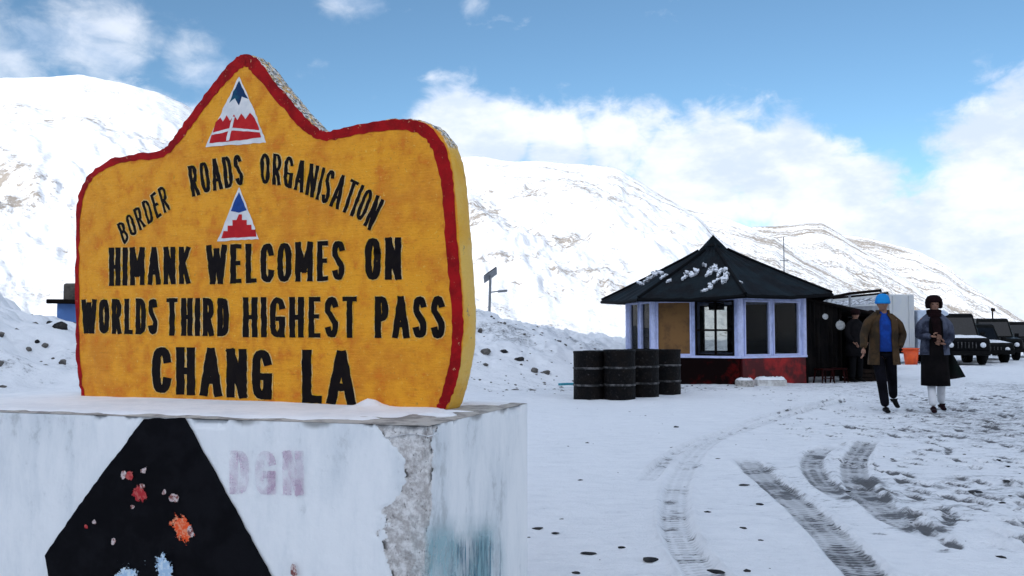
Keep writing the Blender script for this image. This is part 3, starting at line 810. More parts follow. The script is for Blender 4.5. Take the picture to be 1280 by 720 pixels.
# ---- hand-painted letters: strokes in a unit box
def arc(cx, cy, rx, ry, a0, a1, n=10):
    return [(cx+rx*math.cos(R(a0+(a1-a0)*k/n)), cy+ry*math.sin(R(a0+(a1-a0)*k/n))) for k in range(n+1)]
GL = {
 'A': (.95, [[(0, 0), (.47, 1)], [(.53, 1), (1, 0)], [(.2, .30), (.8, .30)]]),
 'B': (.85, [[(.08, 0), (.08, 1)], [(.08, 1), (.5, 1)]+arc(.5, .76, .38, .24, 90, -90, 6)[1:]+[(.08, .52)], [(.08, .52), (.5, .52)]+arc(.52, .26, .44, .26, 90, -90, 6)[1:]+[(.08, 0)]]),
 'C': (.85, [arc(.5, .72, .45, .28, 10, 180, 8)+[(.05, .28)]+arc(.5, .28, .45, .28, 180, 350, 8)]),
 'D': (.88, [[(.08, 0), (.08, 1)], [(.08, 1), (.42, 1)]+arc(.45, .68, .5, .32, 90, 0, 5)+arc(.45, .32, .5, .32, 0, -90, 5)+[(.08, 0)]]),
 'E': (.75, [[(.1, 0), (.1, 1)], [(.1, 1), (.95, 1)], [(.1, .52), (.8, .52)], [(.1, 0), (.95, 0)]]),
 'G': (.9, [arc(.5, .72, .45, .28, 15, 180, 8)+[(.05, .28)]+arc(.5, .28, .45, .28, 180, 360, 8)+[(.95, .45)], [(.55, .45), (.97, .45)], [(.93, .45), (.93, 0)]]),
 'H': (.9, [[(.08, 0), (.08, 1)], [(.92, 0), (.92, 1)], [(.08, .5), (.92, .5)]]),
 'I': (.28, [[(.5, 0), (.5, 1)]]),
 'K': (.9, [[(.08, 0), (.08, 1)], [(.95, 1), (.15, .48)], [(.32, .56), (.98, 0)]]),
 'L': (.75, [[(.1, 1), (.1, 0)], [(.1, 0), (.95, 0)]]),
 'M': (1.15, [[(.06, 0), (.06, 1)], [(.06, 1), (.5, .25)], [(.5, .25), (.94, 1)], [(.94, 1), (.94, 0)]]),
 'N': (.95, [[(.07, 0), (.07, 1)], [(.07, 1), (.93, 0)], [(.93, 0), (.93, 1)]]),
 'O': (.88, [arc(.5, .70, .45, .30, 0, 180, 8)+[(.05, .30)]+arc(.5, .30, .45, .30, 180, 360, 8)+[(.95, .70)]]),
 'P': (.82, [[(.08, 0), (.08, 1)], [(.08, 1), (.5, 1)]+arc(.5, .73, .42, .27, 90, -90, 8)[1:]+[(.08, .46)]]),
 'R': (.88, [[(.08, 0), (.08, 1)], [(.08, 1), (.5, 1)]+arc(.5, .74, .40, .26, 90, -90, 8)[1:]+[(.08, .48)], [(.45, .48), (.95, 0)]]),
 'S': (.82, [arc(.5, .75, .42, .25, 20, 200, 8)+[(.3, .58), (.7, .42)]+arc(.5, .25, .42, .25, 20, -160, 8)]),
 'T': (.85, [[(0, 1), (1, 1)], [(.5, 1), (.5, 0)]]),
 'W': (1.25, [[(.0, 1), (.25, 0)], [(.25, 0), (.5, .9)], [(.5, .9), (.75, 0)], [(.75, 0), (1, 1)]]),
 '2': (.8, [arc(.5, .72, .42, .28, 170, -30, 8)+[(.05, 0), (.95, 0)]]),
}
def polyat(poly, cum, tq):
    return np.interp(tq, cum, poly[:, 0]), np.interp(tq, cum, poly[:, 1])
def text(word, top, bot, wpx, mapf, gap=.30, vert=1.0, jit=.6, seed=0):
    """quads of brush strokes of `word` between a top line and a base line given in pixels"""
    rr = random.Random(seed)
    top = np.array(top, float); bot = np.array(bot, float)
    ct = np.concatenate([[0], np.cumsum(np.hypot(*(top[1:]-top[:-1]).T))]); ct /= ct[-1]
    cb = np.concatenate([[0], np.cumsum(np.hypot(*(bot[1:]-bot[:-1]).T))]); cb /= cb[-1]
    tw = sum(GL[ch][0] for ch in word)+gap*(len(word)-1); pos = 0.0
    hgt = np.hypot(*(top[0]-bot[0])); quads = []
    for ch in word:
        wd_, strokes = GL[ch]; WP = np.hypot(*(bot[-1]-bot[0])); ti = min(wpx*.5/WP, wd_/tw*.49)
        t0 = pos/tw; t1 = (pos+wd_)/tw; pos += wd_+gap
        ins = wpx/hgt*.5
        for st in strokes:
            pts = []
            for (x, y) in st:
                tq = t0+ti+(t1-t0-2*ti)*x; y = ins+y*(1-2*ins)
                bx, by = polyat(bot, cb, tq); tx, ty = polyat(top, ct, tq)
                pts.append(Vector((bx+(tx-bx)*y, by+(ty-by)*y)))
            # extend the ends by half a brush so that corners close
            d0 = (pts[0]-pts[1]).normalized(); d1 = (pts[-1]-pts[-2]).normalized()
            pts[0] = pts[0]+d0*wpx*.42; pts[-1] = pts[-1]+d1*wpx*.42
            # subdivide long strokes so that the brush wavers
            pp = [pts[0]]
            for i in range(1, len(pts)):
                n = max(1, int((pts[i]-pts[i-1]).length/5))
                for k in range(1, n+1): pp.append(pts[i-1]+(pts[i]-pts[i-1])*k/n)
            L = []; Rr = []
            for i in range(len(pp)):
                a = pp[max(i-1, 0)]; b = pp[min(i+1, len(pp)-1)]; d = (b-a).normalized(); n = Vector((-d.y, d.x))
                hw = wpx*.5*(vert if abs(d.y) > abs(d.x)*.6 else vert*.82)
                L.append(pp[i]+n*(hw+rr.uniform(-jit, jit)*.5)); Rr.append(pp[i]-n*(hw+rr.uniform(-jit, jit)*.5))
            quads.append((L, Rr))
    return quads
def build_text(name, quads, off, mat, parent, P=None, n=None, label=None, grow=0.0):
    vs = []; fs = []
    for qi, (L, Rr) in enumerate(quads):
        o = len(vs); oo = off+qi*.00004
        for a, b in zip(L, Rr):
            if grow: c = (a+b)/2; a = a+(a-c).normalized()*grow; b = b+(b-c).normalized()*grow
            vs += [on_plane(a.x, a.y, P, n, oo), on_plane(b.x, b.y, P, n, oo)]
        for i in range(len(L)-1): fs.append((o+2*i, o+2*i+1, o+2*i+3, o+2*i+2))
    return obj(name, (vs, fs), mat, parent, label=label)
WORDS = [
 ('HIMANK', [(136,309),(239,308)], [(136,358),(239,355)], 6.2, .16),
 ('WELCOMES', [(258,306),(432,300)], [(258,356),(432,351)], 7.0, .16),
 ('ON', [(456,297),(503,296)], [(456,351),(503,350)], 8.4, .18),
 ('WORLDS', [(102,374),(198,372)], [(102,417),(198,419)], 5.8, .15),
 ('THIRD', [(208,372),(287,372)], [(208,420),(287,421)], 6.6, .18),
 ('HIGHEST', [(303,371),(447,370)], [(303,422),(447,423)], 7.2, .17),
 ('PASS', [(468,370),(557,369)], [(468,423),(557,424)], 8.0, .16),
 ('CHANG', [(190,432),(341,436)], [(190,492),(341,501)], 10.4, .15),
 ('LA', [(376,436),(445,438)], [(376,504),(445,508)], 12, .12),
 ('BORDER', [(146,281),(176,254),(206,230)], [(155,306),(184,282),(214,262)], 3.4, .22),
 ('ROADS', [(234,208),(268,198),(302,192)], [(240,247),(272,238),(306,231)], 4.4, .18),
 ('ORGANISATION', [(325,191),(350,192),(374,199),(396,206),(418,213),(440,223),(462,235),(482,251)],
                  [(326,230),(350,232),(370,238),(392,248),(412,258),(430,266),(448,275),(463,290)], 4.2, .18),
]
for i, (wd_, tp, bt, wp, gp) in enumerate(WORDS):
    q = text(wd_, tp, bt, wp, None, gap=gp, seed=i, jit=1.1)
    h = build_text('lettering', q, .0024, M['letter_black'], sign, SP, SN, label='the word %s in black brush letters' % wd_)
    build_text('undercoat', q, .0009, M['letter_halo'], h, SP, SN, grow=1.15)
q = text('DGN', [(287,562),(382,562)], [(287,618),(382,620)], 11, None, gap=.22, seed=77)
gr = build_text('faded_lettering', q, .0075, M['mauve'], ped, A0, FN, label='faded mauve letters DGN')
a = gr.data.attributes.new('soft', 'FLOAT', 'POINT'); a.data.foreach_set('value', [1.0]*len(gr.data.vertices))

# ---- the two triangular emblems
M['em_white'] = worn('emblem_white', (0.72, 0.70, 0.68), (0.60, 0.60, 0.60), .66, (0.55, 0.30, 0.05))
M['em_blue'] = worn('emblem_blue', (0.010, 0.035, 0.10), (0.015, 0.10, 0.14), .70, (0.4, 0.4, 0.4))
M['em_blue2'] = worn('emblem_bright_blue', (0.02, 0.07, 0.30), (0.015, 0.05, 0.2), .70, (0.3, 0.3, 0.4))
M['em_red'] = worn('emblem_red', (0.42, 0.012, 0.018), (0.50, 0.02, 0.02), .68, (0.65, 0.5, 0.4))
def emb(parts, label):
    first = None
    for i, (nm, mm, pp, amp) in enumerate(parts):
        o = patch(nm, pp, SP, SN, .0020+.0004*i, M[mm], sign if first is None else first, 4, amp, 90+i, label=label if first is None else None)
        if first is None: first = o
emb([('mountain_emblem','em_white',[(299,96),(307,112),(320,143),(333,178),(297,181),(257,184),(268,160),(283,128)],.6),
     ('blue_sky','em_blue',[(299,101),(305,113),(311,124),(303,121),(299,132),(294,123),(287,129),(292,115)],.4),
     ('red_ground','em_red',[(270,153),(276,147),(279,152),(284,144),(288,151),(293,143),(297,150),(302,142),(307,149),(313,141),(319,148),(324,160),(327,172),(296,176),(262,179)],.4),
     ('white_road','em_white',[(266,166),(290,160),(326,163),(327,166),(292,163),(266,169)],.3),
     ('white_road','em_white',[(291,146),(294,146),(287,176),(283,176)],.3)], 'white triangle with snowy peaks under a blue top and a red ground')
emb([('small_emblem','em_white',[(299,234),(306,250),(324,299),(298,300),(272,302),(286,266)],.5),
     ('blue_tip','em_blue2',[(299,240),(303,249),(309,263),(299,266),(289,264),(294,250)],.3),
     ('red_steps','em_red',[(299,268),(303,268),(303,275),(309,275),(309,281),(315,281),(315,287),(320,287),(321,296),(298,297),(277,298),(280,289),(285,289),(285,282),(291,282),(291,275),(296,275)],.3)],
    'small white triangle with blue tip and red stepped mound')

# ================================================================== THE HUT
M['lavender'] = paint('pale_lavender_wall', (0.45, 0.51, 0.76), .6, (0.28, 0.32, 0.50), 4, .3, 40, scl=(1, 1, .5))
M['lavender2'] = paint('pale_frame_paint', (0.50, 0.54, 0.78), .55, (0.42, 0.46, 0.66), 9, .2, 40)
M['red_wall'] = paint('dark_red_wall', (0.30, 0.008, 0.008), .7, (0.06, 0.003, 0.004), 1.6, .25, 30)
M['blackish_red'] = paint('blackish_red_wall', (0.012, 0.004, 0.004), .8, (0.16, 0.006, 0.006), 1.8, .25, 30, lo=.50, hi=.66)  # near-black red, for the front-left base wall only
M['roof'] = paint('dark_green_tin', (0.010, 0.016, 0.020), .55, (0.005, 0.008, 0.010), 2.2, .3, 18)
M['roof_dark'] = paint('black_ridge_tin', (0.010, 0.012, 0.014), .6, (0.006, 0.006, 0.008), 4, .3, 20)
M['board'] = paint('brown_board', (0.19, 0.095, 0.030), .8, (0.12, 0.060, 0.022), 3, .3, 30)
M['dark_wood'] = paint('dark_wood', (0.020, 0.014, 0.012), .8, (0.010, 0.008, 0.008), 6, .4, 30)
M['interior'] = paint('dim_interior', (0.012, 0.010, 0.009), .9, (0.008, 0.006, 0.005), 4, .2, 30)
M['tarp'] = paint('black_tarpaulin', (0.012, 0.011, 0.012), .7, (0.025, 0.020, 0.018), 3, .5, 14, bdist=.02)
def glass_mat():
    m, t, p = new_mat('window_glass'); nt = m.node_tree
    out = [n for n in nt.nodes if n.type == 'OUTPUT_MATERIAL'][0]
    tr = t.node('ShaderNodeBsdfTransparent'); tr.inputs[0].default_value = (.80, .81, .80, 1)
    gl = t.node('ShaderNodeBsdfGlossy'); gl.inputs['Roughness'].default_value = .03
    fr = t.node('ShaderNodeFresnel'); fr.inputs[0].default_value = 1.13
    mx = t.node('ShaderNodeMixShader'); nt.links.new(fr.outputs[0], mx.inputs[0]); nt.links.new(tr.outputs[0], mx.inputs[1]); nt.links.new(gl.outputs[0], mx.inputs[2])
    nt.links.new(mx.outputs[0], out.inputs[0]); nt.nodes.remove(p)
    return m
M['glass'] = glass_mat()
HA, HB, HC, HE, HF, HD = [Vector(q) for q in ((3.32,20.85),(5.12,19.9),(6.90,20.98),(6.95,23.0),(5.1,24.2),(2.95,22.6))]
hex_ = [HA, HB, HC, HE, HF, HD]
hut = thing('roadside_hut', 'small six-sided hut with dark tin roof, lavender windows and red base', 'hut', (5.05, 21.95, 0))
Z0, ZS, ZT, ZW = -0.05, 0.66, 1.92, 2.12      # ground, sill, window head, wall top
def wall(i):
    P, Q = hex_[i], hex_[(i+1) % 6]; L = (Q-P).length; nxt = i
    obj('base_wall', MB().facet(P, Q, .02, L-.02, Z0-.1, ZS-.05, -.10, .045), M['red_wall'] if i != 0 else M['blackish_red'], hut, bevel=.01, label='red base wall mostly near black' if i == 0 else None)
    obj('upper_wall', MB().facet(P, Q, .04, L-.04, ZT, ZW, -.10, .0), M['lavender'], hut)
    obj('sill', MB().facet(P, Q, -.03, L+.03, ZS-.05, ZS, -.10, .07), M['lavender2'], hut)
    if i in (0, 1, 5, 3, 4):
        # openings: (u0, u1, kind)
        if i == 0: wins = [(.08, .92, 'board'), (1.00, 1.90, 'cross')]; piers = [(.04, .08), (.92, 1.00), (1.90, L-.04)]
        elif i == 1: wins = [(.12, .95, 'dark'), (1.04, 1.93, 'dark')]; piers = [(.04, .12), (.95, 1.04), (1.93, L-.04)]
        elif i == 5: wins = [(.14, .82, 'dark'), (.96, L-.16, 'dark')]; piers = [(.04, .14), (.82, .96), (L-.16, L-.04)]
        elif i == 3: wins = [(1.36, L-.12, 'cross')]; piers = [(.04, 1.36), (L-.12, L-.04)]
        else: wins = [(.14, 1.15, 'dark'), (1.27, L-.14, 'dark')]; piers = [(.04, .14), (1.15, 1.27), (L-.14, L-.04)]
        for (a, b) in piers: obj('pier', MB().facet(P, Q, a, b, ZS, ZT, -.08, .002), M['lavender'] if i != 3 else M['dark_wood'], hut)  # back-facet piers coloured near black so the front windows look dark inside
        for (a, b, kd) in wins:
            f = MB(); w_ = .038
            f.facet(P, Q, a+.003, a+w_, ZS+.003, ZT-.003, -.06, .02); f.facet(P, Q, b-w_, b-.003, ZS+.003, ZT-.003, -.06, .02)
            f.facet(P, Q, a+w_, b-w_, ZS+.003, ZS+w_, -.06, .02); f.facet(P, Q, a+w_, b-w_, ZT-w_, ZT-.003, -.06, .02)
            fr = obj('window', f, M['lavender2'] if kd != 'cross' else M['dark_wood'], hut)
            obj('pane', MB().facet(P, Q, a+w_, b-w_, ZS+w_, ZT-w_, -.035, -.029), M['glass'] if kd != 'board' else M['board'], fr,
                label='brown board filling the window' if kd == 'board' else None)
            if kd == 'cross' and i == 0:
                g = MB(); c_ = (a+b)/2+.02
                g.facet(P, Q, c_-.02, c_+.02, ZS+w_, ZT-w_, -.028, .010); g.facet(P, Q, a+w_, c_-.02, 1.22, 1.265, -.028, .010); g.facet(P, Q, c_+.02, b-w_, 1.22, 1.265, -.028, .010)
                obj('glazing_bar', g, M['dark_wood'], fr)
                obj('notice', MB().facet(P, Q, c_-.16, c_+.2, 1.70, 1.87, -.05, -.045), M['dark_wood'], fr)
            if kd == 'cross' and i == 3:
                g = MB(); c_ = (a+b)/2
                g.facet(P, Q, c_-.02, c_+.02, ZS+w_, ZT-w_, -.028, .010); obj('glazing_bar', g, M['dark_wood'], fr)
    else:
        obj('blank_wall', MB().facet(P, Q, .04, L-.04, ZS, ZT, -.08, .0), M['dark_wood'], hut)
for i in range(6): wall(i)
for i, q in enumerate(hex_):
    c_ = Vector((5.05, 21.95)); d = (q-c_).normalized(); pq = q-d*.01
    obj('corner_post', MB().tube([(pq.x, pq.y, ZS), (pq.x, pq.y, ZW+.02)], .07, 10), M['lavender2'], hut)
fl_ = [(q.x*.98+5.05*.02, q.y*.98+21.95*.02, .02) for q in hex_]
obj('floor', (fl_, [tuple(range(6))]), M['interior'], hut)
obj('ceiling', ([(x, y, ZW-.01) for x, y, z in fl_], [tuple(range(6))[::-1]]), M['interior'], hut)
obj('counter', MB().box((6.1, 22.3, .5), (.9, .5, .95), .3), M['interior'], hut)
# roof: six curved tin sheets
AP = Vector((5.0, 21.95, 3.42))
eave = [at(775,369,20.6), at(925,370,19.25), at(1033,366,21.0), Vector((7.75,23.4,2.0)), Vector((5.1,25.0,2.05)), at(749,371,23.1)]
eave[0] = Vector((2.92, 20.45, 1.99)); eave[1] = Vector((5.10, 19.35, 2.03)); eave[2] = Vector((7.50, 20.75, 2.12))
eave[5] = Vector((2.32, 22.9, 2.02))
NR = 8; rings = []
for k in range(NR+1):
    s = k/NR; ring = []
    for e in eave:
        r_ = s; z = AP.z+(e.z-AP.z)*(s**0.93)
        if s < .13: z += (.13-s)*1.4
        ring.append(Vector((AP.x+(e.x-AP.x)*r_, AP.y+(e.y-AP.y)*r_, z)))
    rings.append(ring)
m, t, p = new_mat('tin_roof_with_snow'); c = coord(t)
b1 = t.noise(c, 2.0, 5, .6); b2 = t.noise(c, 7.5, 5, .75)
seam = t.noise(c, 3.0, 3, .6)
base = t.mix(t.step(b1, .4, .6), (0.004, 0.010, 0.014), (0.002, 0.003, 0.005))
base = t.mix(t.step(t.noise(c, 11, 6, .8), .63, .70, 0, .5), base, (0.10, 0.11, 0.12))
t.put(p.inputs['Base Color'], base); p.inputs['Roughness'].default_value = .7; p.inputs['Specular IOR Level'].default_value = .12
t.put(p.inputs['Normal'], t.bump(b2, .5, .03)); M['roof'] = m
for i in range(6):
    j = (i+1) % 6; vs = []; fs = []; NC = 10
    for k in range(NR+1):
        for q in range(NC+1):
            a = rings[k][i].lerp(rings[k][j], q/NC)
            sag = -.05*math.sin(math.pi*q/NC)*(k/NR); wav = .012*math.cos(q*math.pi)
            vs.append(a+Vector((0, 0, sag+wav)))
    for k in range(NR):
        for q in range(NC): a = k*(NC+1)+q; fs.append((a, a+NC+1, a+NC+2, a+1))
    n0 = len(vs); vs += [v-Vector((0, 0, .06)) for v in vs]; fs += [tuple(x+n0 for x in f[::-1]) for f in fs[:NR*NC]]
    for q in range(NC): a = NR*(NC+1)+q; fs.append((a, a+n0, a+n0+1, a+1))
    pn = obj('roof_sheet', (vs, fs), M['roof'], hut)
    obj('hip_ridge', MB().tube([rings[k][i]+Vector((0, 0, .005)) for k in range(1, NR+1)], .045, 6), M['roof_dark'], hut)
    fa = MB(); 
    fa.tube([eave[i]-Vector((0, 0, .05)), (eave[i]+eave[j])/2-Vector((0, 0, .10)), eave[j]-Vector((0, 0, .05))], .045, 6)
    obj('eave_board', fa, M['roof_dark'], hut)
obj('finial', MB().lathe([(.26, -.09), (.16, -.01), (.09, .06), (.035, .17), (.0, .23)], (AP.x, AP.y, AP.z-.02), 10), M['roof_dark'], hut)
M['snow_thin0'] = paint('worn_snow_patch', (0.70, 0.72, 0.76), .8, (0.12, 0.13, 0.14), 9, .4, 30, lo=.50, hi=.58)
# snow and pale scraps lying on the roof
def onroof(px, py):
    # the front-left sheet as a plane
    a, b, c_ = AP, eave[0], eave[1]; n = (b-a).cross(c_-a).normalized(); d = ray(px, py); C = Vector((0, 0, CAMZ))
    return C+d*((a-C).dot(n)/d.dot(n)), n
def scrap(px, py, w_, h_, seed):
    rr = random.Random(seed); vs = []; N = 15
    p0, n = onroof(px, py)
    if n.z < 0: n = -n
    for k in range(N):
        an = 2*math.pi*k/N; r_ = rr.uniform(.35, 1.35)
        q, _ = onroof(px+math.cos(an)*w_*r_-math.sin(an)*h_*.5, py+math.sin(an)*h_*r_+math.cos(an)*w_*.3*(1 if seed % 2 else -1)); vs.append(q+n*.006)
    top = p0+n*.008; low = [v-n*.05 for v in vs]
    V = vs+low+[top]; fs = [(k, (k+1) % N, 2*N) for k in range(N)]+[(k, k+N, (k+1) % N+N, (k+1) % N) for k in range(N)]
    return V, fs
for i, (px, py, w_, h_) in enumerate([(886,340,4,5),(893,334,5,4),(902,338,6,5),(905,348,5,6),(896,350,5,4),(888,356,3,3),(830,345,5,2.5),(818,341,5,2.5),(836,350,3,2),(862,341,7,2.5),(855,346,4,2),(870,337,4,2),(808,350,4,1.5),(824,339,5,1.5),(812,346,5,1.2),(800,353,4,1.2),(866,343,5,1.3),(880,330,3,1.5),(898,343,2,3),(909,341,3,2),(880,362,4,1.2),(925,352,3,1)]):
    obj('snow_patch', scrap(px, py, w_, h_, i), M['snow_thin0'], hut)

# antenna behind the hut
an_ = thing('antenna_mast', 'thin grey mast rising behind the hut roof', 'mast', (8.0, 26.0, tz(8, 26)))
M['grey_metal'] = paint('grey_metal', (0.25, 0.26, 0.28), .5, (0.18, 0.19, 0.2), 8, .1, 40, metal=.4)
obj('pole', MB().tube([(8.0, 26.0, 0), (8.0, 26.0, 4.0)], [.022, .015], 6), M['grey_metal'], an_)
obj('crossbar', MB().tube([(7.87, 26.0, 3.3), (8.13, 26.0, 3.3)], .012, 5), M['grey_metal'], an_)

# ================================================================== OIL DRUMS
def drum_mat():
    m, t, p = new_mat('sooty_drum_steel'); c = coord(t); s = t.sep(c)
    a = t.noise(c, 5, 6, .7); b = t.noise(c, 20, 5, .7)
    p.inputs['Specular IOR Level'].default_value = .1
    k = t.mix(t.step(a, .42, .62), (0.002, 0.002, 0.0025), (0.007, 0.005, 0.004))
    k = t.mix(t.step(b, .60, .70), k, (0.05, 0.045, 0.045))
    t.put(p.inputs['Base Color'], k); p.inputs['Roughness'].default_value = .6
    t.put(p.inputs['Normal'], t.bump(t.math('ADD', b, t.math('MULTIPLY', a, 2.5)), .8, .02)); return m
M['drum'] = drum_mat()
M['drum_band'] = paint('scuffed_hoop', (0.10, 0.095, 0.095), .6, (0.012, 0.012, 0.012), 9, .3, 40, lo=.38, hi=.55)
M['snow_thin'] = paint('snow_dusting', (0.72, 0.74, 0.78), .8, (0.10, 0.10, 0.11), 9, .4, 30, lo=.46, hi=.52)
G_D = 'black oil drums standing together in front of the hut'
dr = thing('oil_drum', 'black oil drum at the left end of the front row', 'drum', (0, 0, 0), 0, G_D)
obj('drum_shell', MB().lathe([(0, .02), (.27, .02), (.285, 0), (.29, .015), (.285, .03), (.283, .26), (.285, .28), (.285, .57), (.283, .59), (.285, .84), (.292, .865), (.292, .885), (.28, .89), (.275, .872), (0, .872)], (0, 0, 0), 28), M['drum'], dr, smooth=True, local=True)
for zz in (.28, .585): obj('hoop', MB().lathe([(.284, -.02), (.297, -.008), (.297, .008), (.284, .02)], (0, 0, zz), 28), M['drum_band'], dr, smooth=True, local=True)
obj('bung', MB().lathe([(.035, 0), (.035, .02), (.02, .026), (0, .026)], (.16, .05, .872), 10), M['drum_band'], dr, local=True)
spots = [(1.40,16.15,'nearest black oil drum, at the left end of the front row'),(1.93,15.98,'second black oil drum from the left in the front row'),
         (2.46,16.65,'third black oil drum from the left in the front row'),(3.02,17.45,'black oil drum at the right end of the row, nearest the hut'),
         (1.62,16.78,'black oil drum behind the first one, at the back left'),(2.06,17.25,'black oil drum in the middle of the back row'),(2.58,17.75,'black oil drum at the right of the back row')]
for i, (x, y, lb) in enumerate(spots):
    o = dr if i == 0 else copy_tree(dr)
    place(o, (x, y, tz(x, y)-.02), i*1.3, lb)
# ================================================================== clutter by the hut
M['block_white'] = paint('chalky_block', (0.62, 0.62, 0.60), .8, (0.42, 0.40, 0.38), 6, .4, 30)
def slab(name, label, px0, px1, pyb, h, dpt, Yd, mat, cat, snow=.0):
    a = at(px0, pyb, Yd); b = at(px1, pyb, Yd); z = tz((a.x+b.x)/2, Yd)-.03
    o = thing(name, label, cat, ((a.x+b.x)/2, Yd+dpt/2, z))
    L = b.x-a.x
    bm2 = MB().box((0, 0, h/2), (L, dpt, h)); obj('block', bm2, mat, o, bevel=.02, local=True)
    if snow:
        vs = []; fs = []; N, K = 12, 5
        for j in range(K+1):
            for i in range(N+1):
                e = (0 if i in (0, N) or j in (0, K) else 1); rr = random.random()
                vs.append(((i/N-.5)*L*.98, (j/K-.5)*dpt*.98, h+.003+e*snow*(.5+.6*rr)))
        for j in range(K):
            for i in range(N): a_ = j*(N+1)+i; fs.append((a_, a_+1, a_+N+2, a_+N+1))
        obj('snow_layer', (vs, fs), M['snow'], o, smooth=True, local=True)
    return o
slab('concrete_block', 'grey white concrete block lying in front of the red hut wall', 923, 943, 482, .17, .3, 19.3, M['concrete'], 'block', .05)
slab('stone_slab', 'long pale slab under snow in front of the red hut wall', 947, 984, 480, .16, .35, 19.55, M['block_white'], 'slab', .07)
# dark lean-to of tarpaulin on the right side of the hut
lt = thing('lean_to', 'black tarpaulin lean-to built against the right side of the hut', 'shelter', (8.3, 22.5, 0))
q = [Vector((6.98, 21.2, 2.02)), Vector((9.35, 22.3, 1.62)), Vector((9.35, 24.6, 1.62)), Vector((6.98, 24.6, 2.1))]
vs = []; fs = []; N = 12
for j in range(N+1):
    for i in range(N+1):
        a = q[0].lerp(q[1], i/N); b = q[3].lerp(q[2], i/N); pt = a.lerp(b, j/N)
        pt.z += -.10*math.sin(math.pi*i/N)*math.sin(math.pi*j/N)+random.uniform(-.02, .02); vs.append(pt)
for j in range(N):
    for i in range(N): a = j*(N+1)+i; fs.append((a, a+1, a+N+2, a+N+1))
n0 = len(vs); vs += [v-Vector((0, 0, .03)) for v in vs]; fs += [tuple(x+n0 for x in f[::-1]) for f in fs]
obj('roof_sheet', (vs, fs), M['tarp'], lt)
def curtain(P, Q, zt, zb, amp=.05, n=26, rows=7):
    vs = []; fs = []; P = Vector(P); Q = Vector(Q); d = (Q-P).normalized(); nn = Vector((d.y, -d.x))
    for j in range(rows+1):
        for i in range(n+1):
            pt = P.lerp(Q, i/n)+nn*(amp*math.sin(i*1.9+j*.15)*(.4+.6*j/rows)+random.uniform(-.012, .012))
            z0_ = zt[0]+(zt[1]-zt[0])*i/n; vs.append((pt.x, pt.y, z0_+(zb-z0_)*j/rows))
    for j in range(rows):
        for i in range(n): a = j*(n+1)+i; fs.append((a, a+n+1, a+n+2, a+1))
    return vs, fs
obj('front_sheet', curtain((7.02, 21.35), (8.05, 21.85), (1.98, 1.80), .12), M['tarp'], lt)
obj('back_sheet', curtain((6.98, 24.5), (9.3, 24.5), (2.02, 1.6), 0), M['tarp'], lt)
obj('side_sheet', curtain((9.3, 22.4), (9.3, 24.5), (1.6, 1.6), .1), M['tarp'], lt)
for x, y, h_ in ((8.08, 21.87, 1.80), (9.32, 22.28, 1.62), (7.06, 21.3, 2.0)):
    obj('post', MB().tube([(x, y, -.1), (x, y, h_)], .04, 7), M['dark_wood'], lt)
obj('front_beam', MB().tube([(7.0, 21.2, 2.0), (9.38, 22.28, 1.60)], .04, 6), M['dark_wood'], lt)
def plate(name, label, px, py, Yd, r_, mat):
    c_ = at(px, py, Yd); o = thing(name, label, 'plate', (c_.x, c_.y, c_.z))
    vs = MB(); vs.lathe([(0, 0), (r_*.6, .0), (r_, .03), (r_*1.02, .034), (r_*.6, .01), (0, .01)], (0, 0, 0), 18)
    rot = Matrix.Rotation(R(80), 4, 'X'); vs.v = [tuple(rot @ Vector(v)) for v in vs.v]
    obj('disc', vs, mat, o, local=True, smooth=True)
    obj('hook', MB().tube([(0, 0, r_*.9), (0, .02, r_*1.3)], .006, 5), M['grey_metal'], o, local=True)
M['pale_tin'] = paint('pale_tin', (0.55, 0.55, 0.53), .4, (0.4, 0.4, 0.4), 9, .1, 40)
plate('hanging_plate', 'round pale plate hanging on the black shelter sheet', 1050, 407, 21.68, .115, M['pale_tin'])
plate('hanging_plate', 'small grey plate hanging high beside the hut corner', 1031, 396, 21.35, .07, M['pale_tin'])
M['rust_red'] = paint('dark_red_plastic', (0.05, 0.006, 0.006), .5, (0.03, 0.005, 0.005), 6, .1, 30)
def chair(x, y, rz, label):
    o = thing('low_stool', label, 'stool', (x, y, tz(x, y)), rz)
    obj('seat', MB().box((0, 0, .33), (.34, .34, .04)), M['rust_red'], o, bevel=.012, local=True)
    for sx_ in (-1, 1):
        for sy_ in (-1, 1): obj('leg', MB().tube([(sx_*.13, sy_*.13, .31), (sx_*.17, sy_*.17, 0)], [.024, .018], 6), M['rust_red'], o, local=True)
    obj('stretcher', MB().tube([(-.155, -.15, .12), (.155, -.15, .12)], .012, 5), M['rust_red'], o, local=True)
chair(7.38, 21.05, .3, 'dark red stool at the foot of the hut corner')
chair(7.85, 21.35, 1.0, 'dark red stool in front of the black shelter')
M['crate_wood'] = paint('dark_crate_wood', (0.045, 0.028, 0.020), .8, (0.02, 0.014, 0.012), 7, .4, 30)
def crate(x, y, rz, w_, d_, h_, label):
    o = thing('wooden_crate', label, 'crate', (x, y, tz(x, y)-.01), rz)
    obj('inner_box', MB().box((0, 0, h_/2), (w_-.05, d_-.05, h_-.02)), M['dark_wood'], o, local=True)
    for k in range(3):
        zz = h_*(.18+.32*k)
        obj('plank', MB().box((0, -d_/2, zz), (w_, .02, h_*.24)), M['crate_wood'], o, local=True)
        obj('plank', MB().box((-w_/2, .011, zz), (.02, d_, h_*.24)), M['crate_wood'], o, local=True)
crate(8.45, 21.75, .2, .6, .4, .32, 'low dark wooden crate in front of the shelter opening')
crate(9.15, 21.95, -.2, .5, .4, .42, 'dark wooden crate at the right post of the shelter')

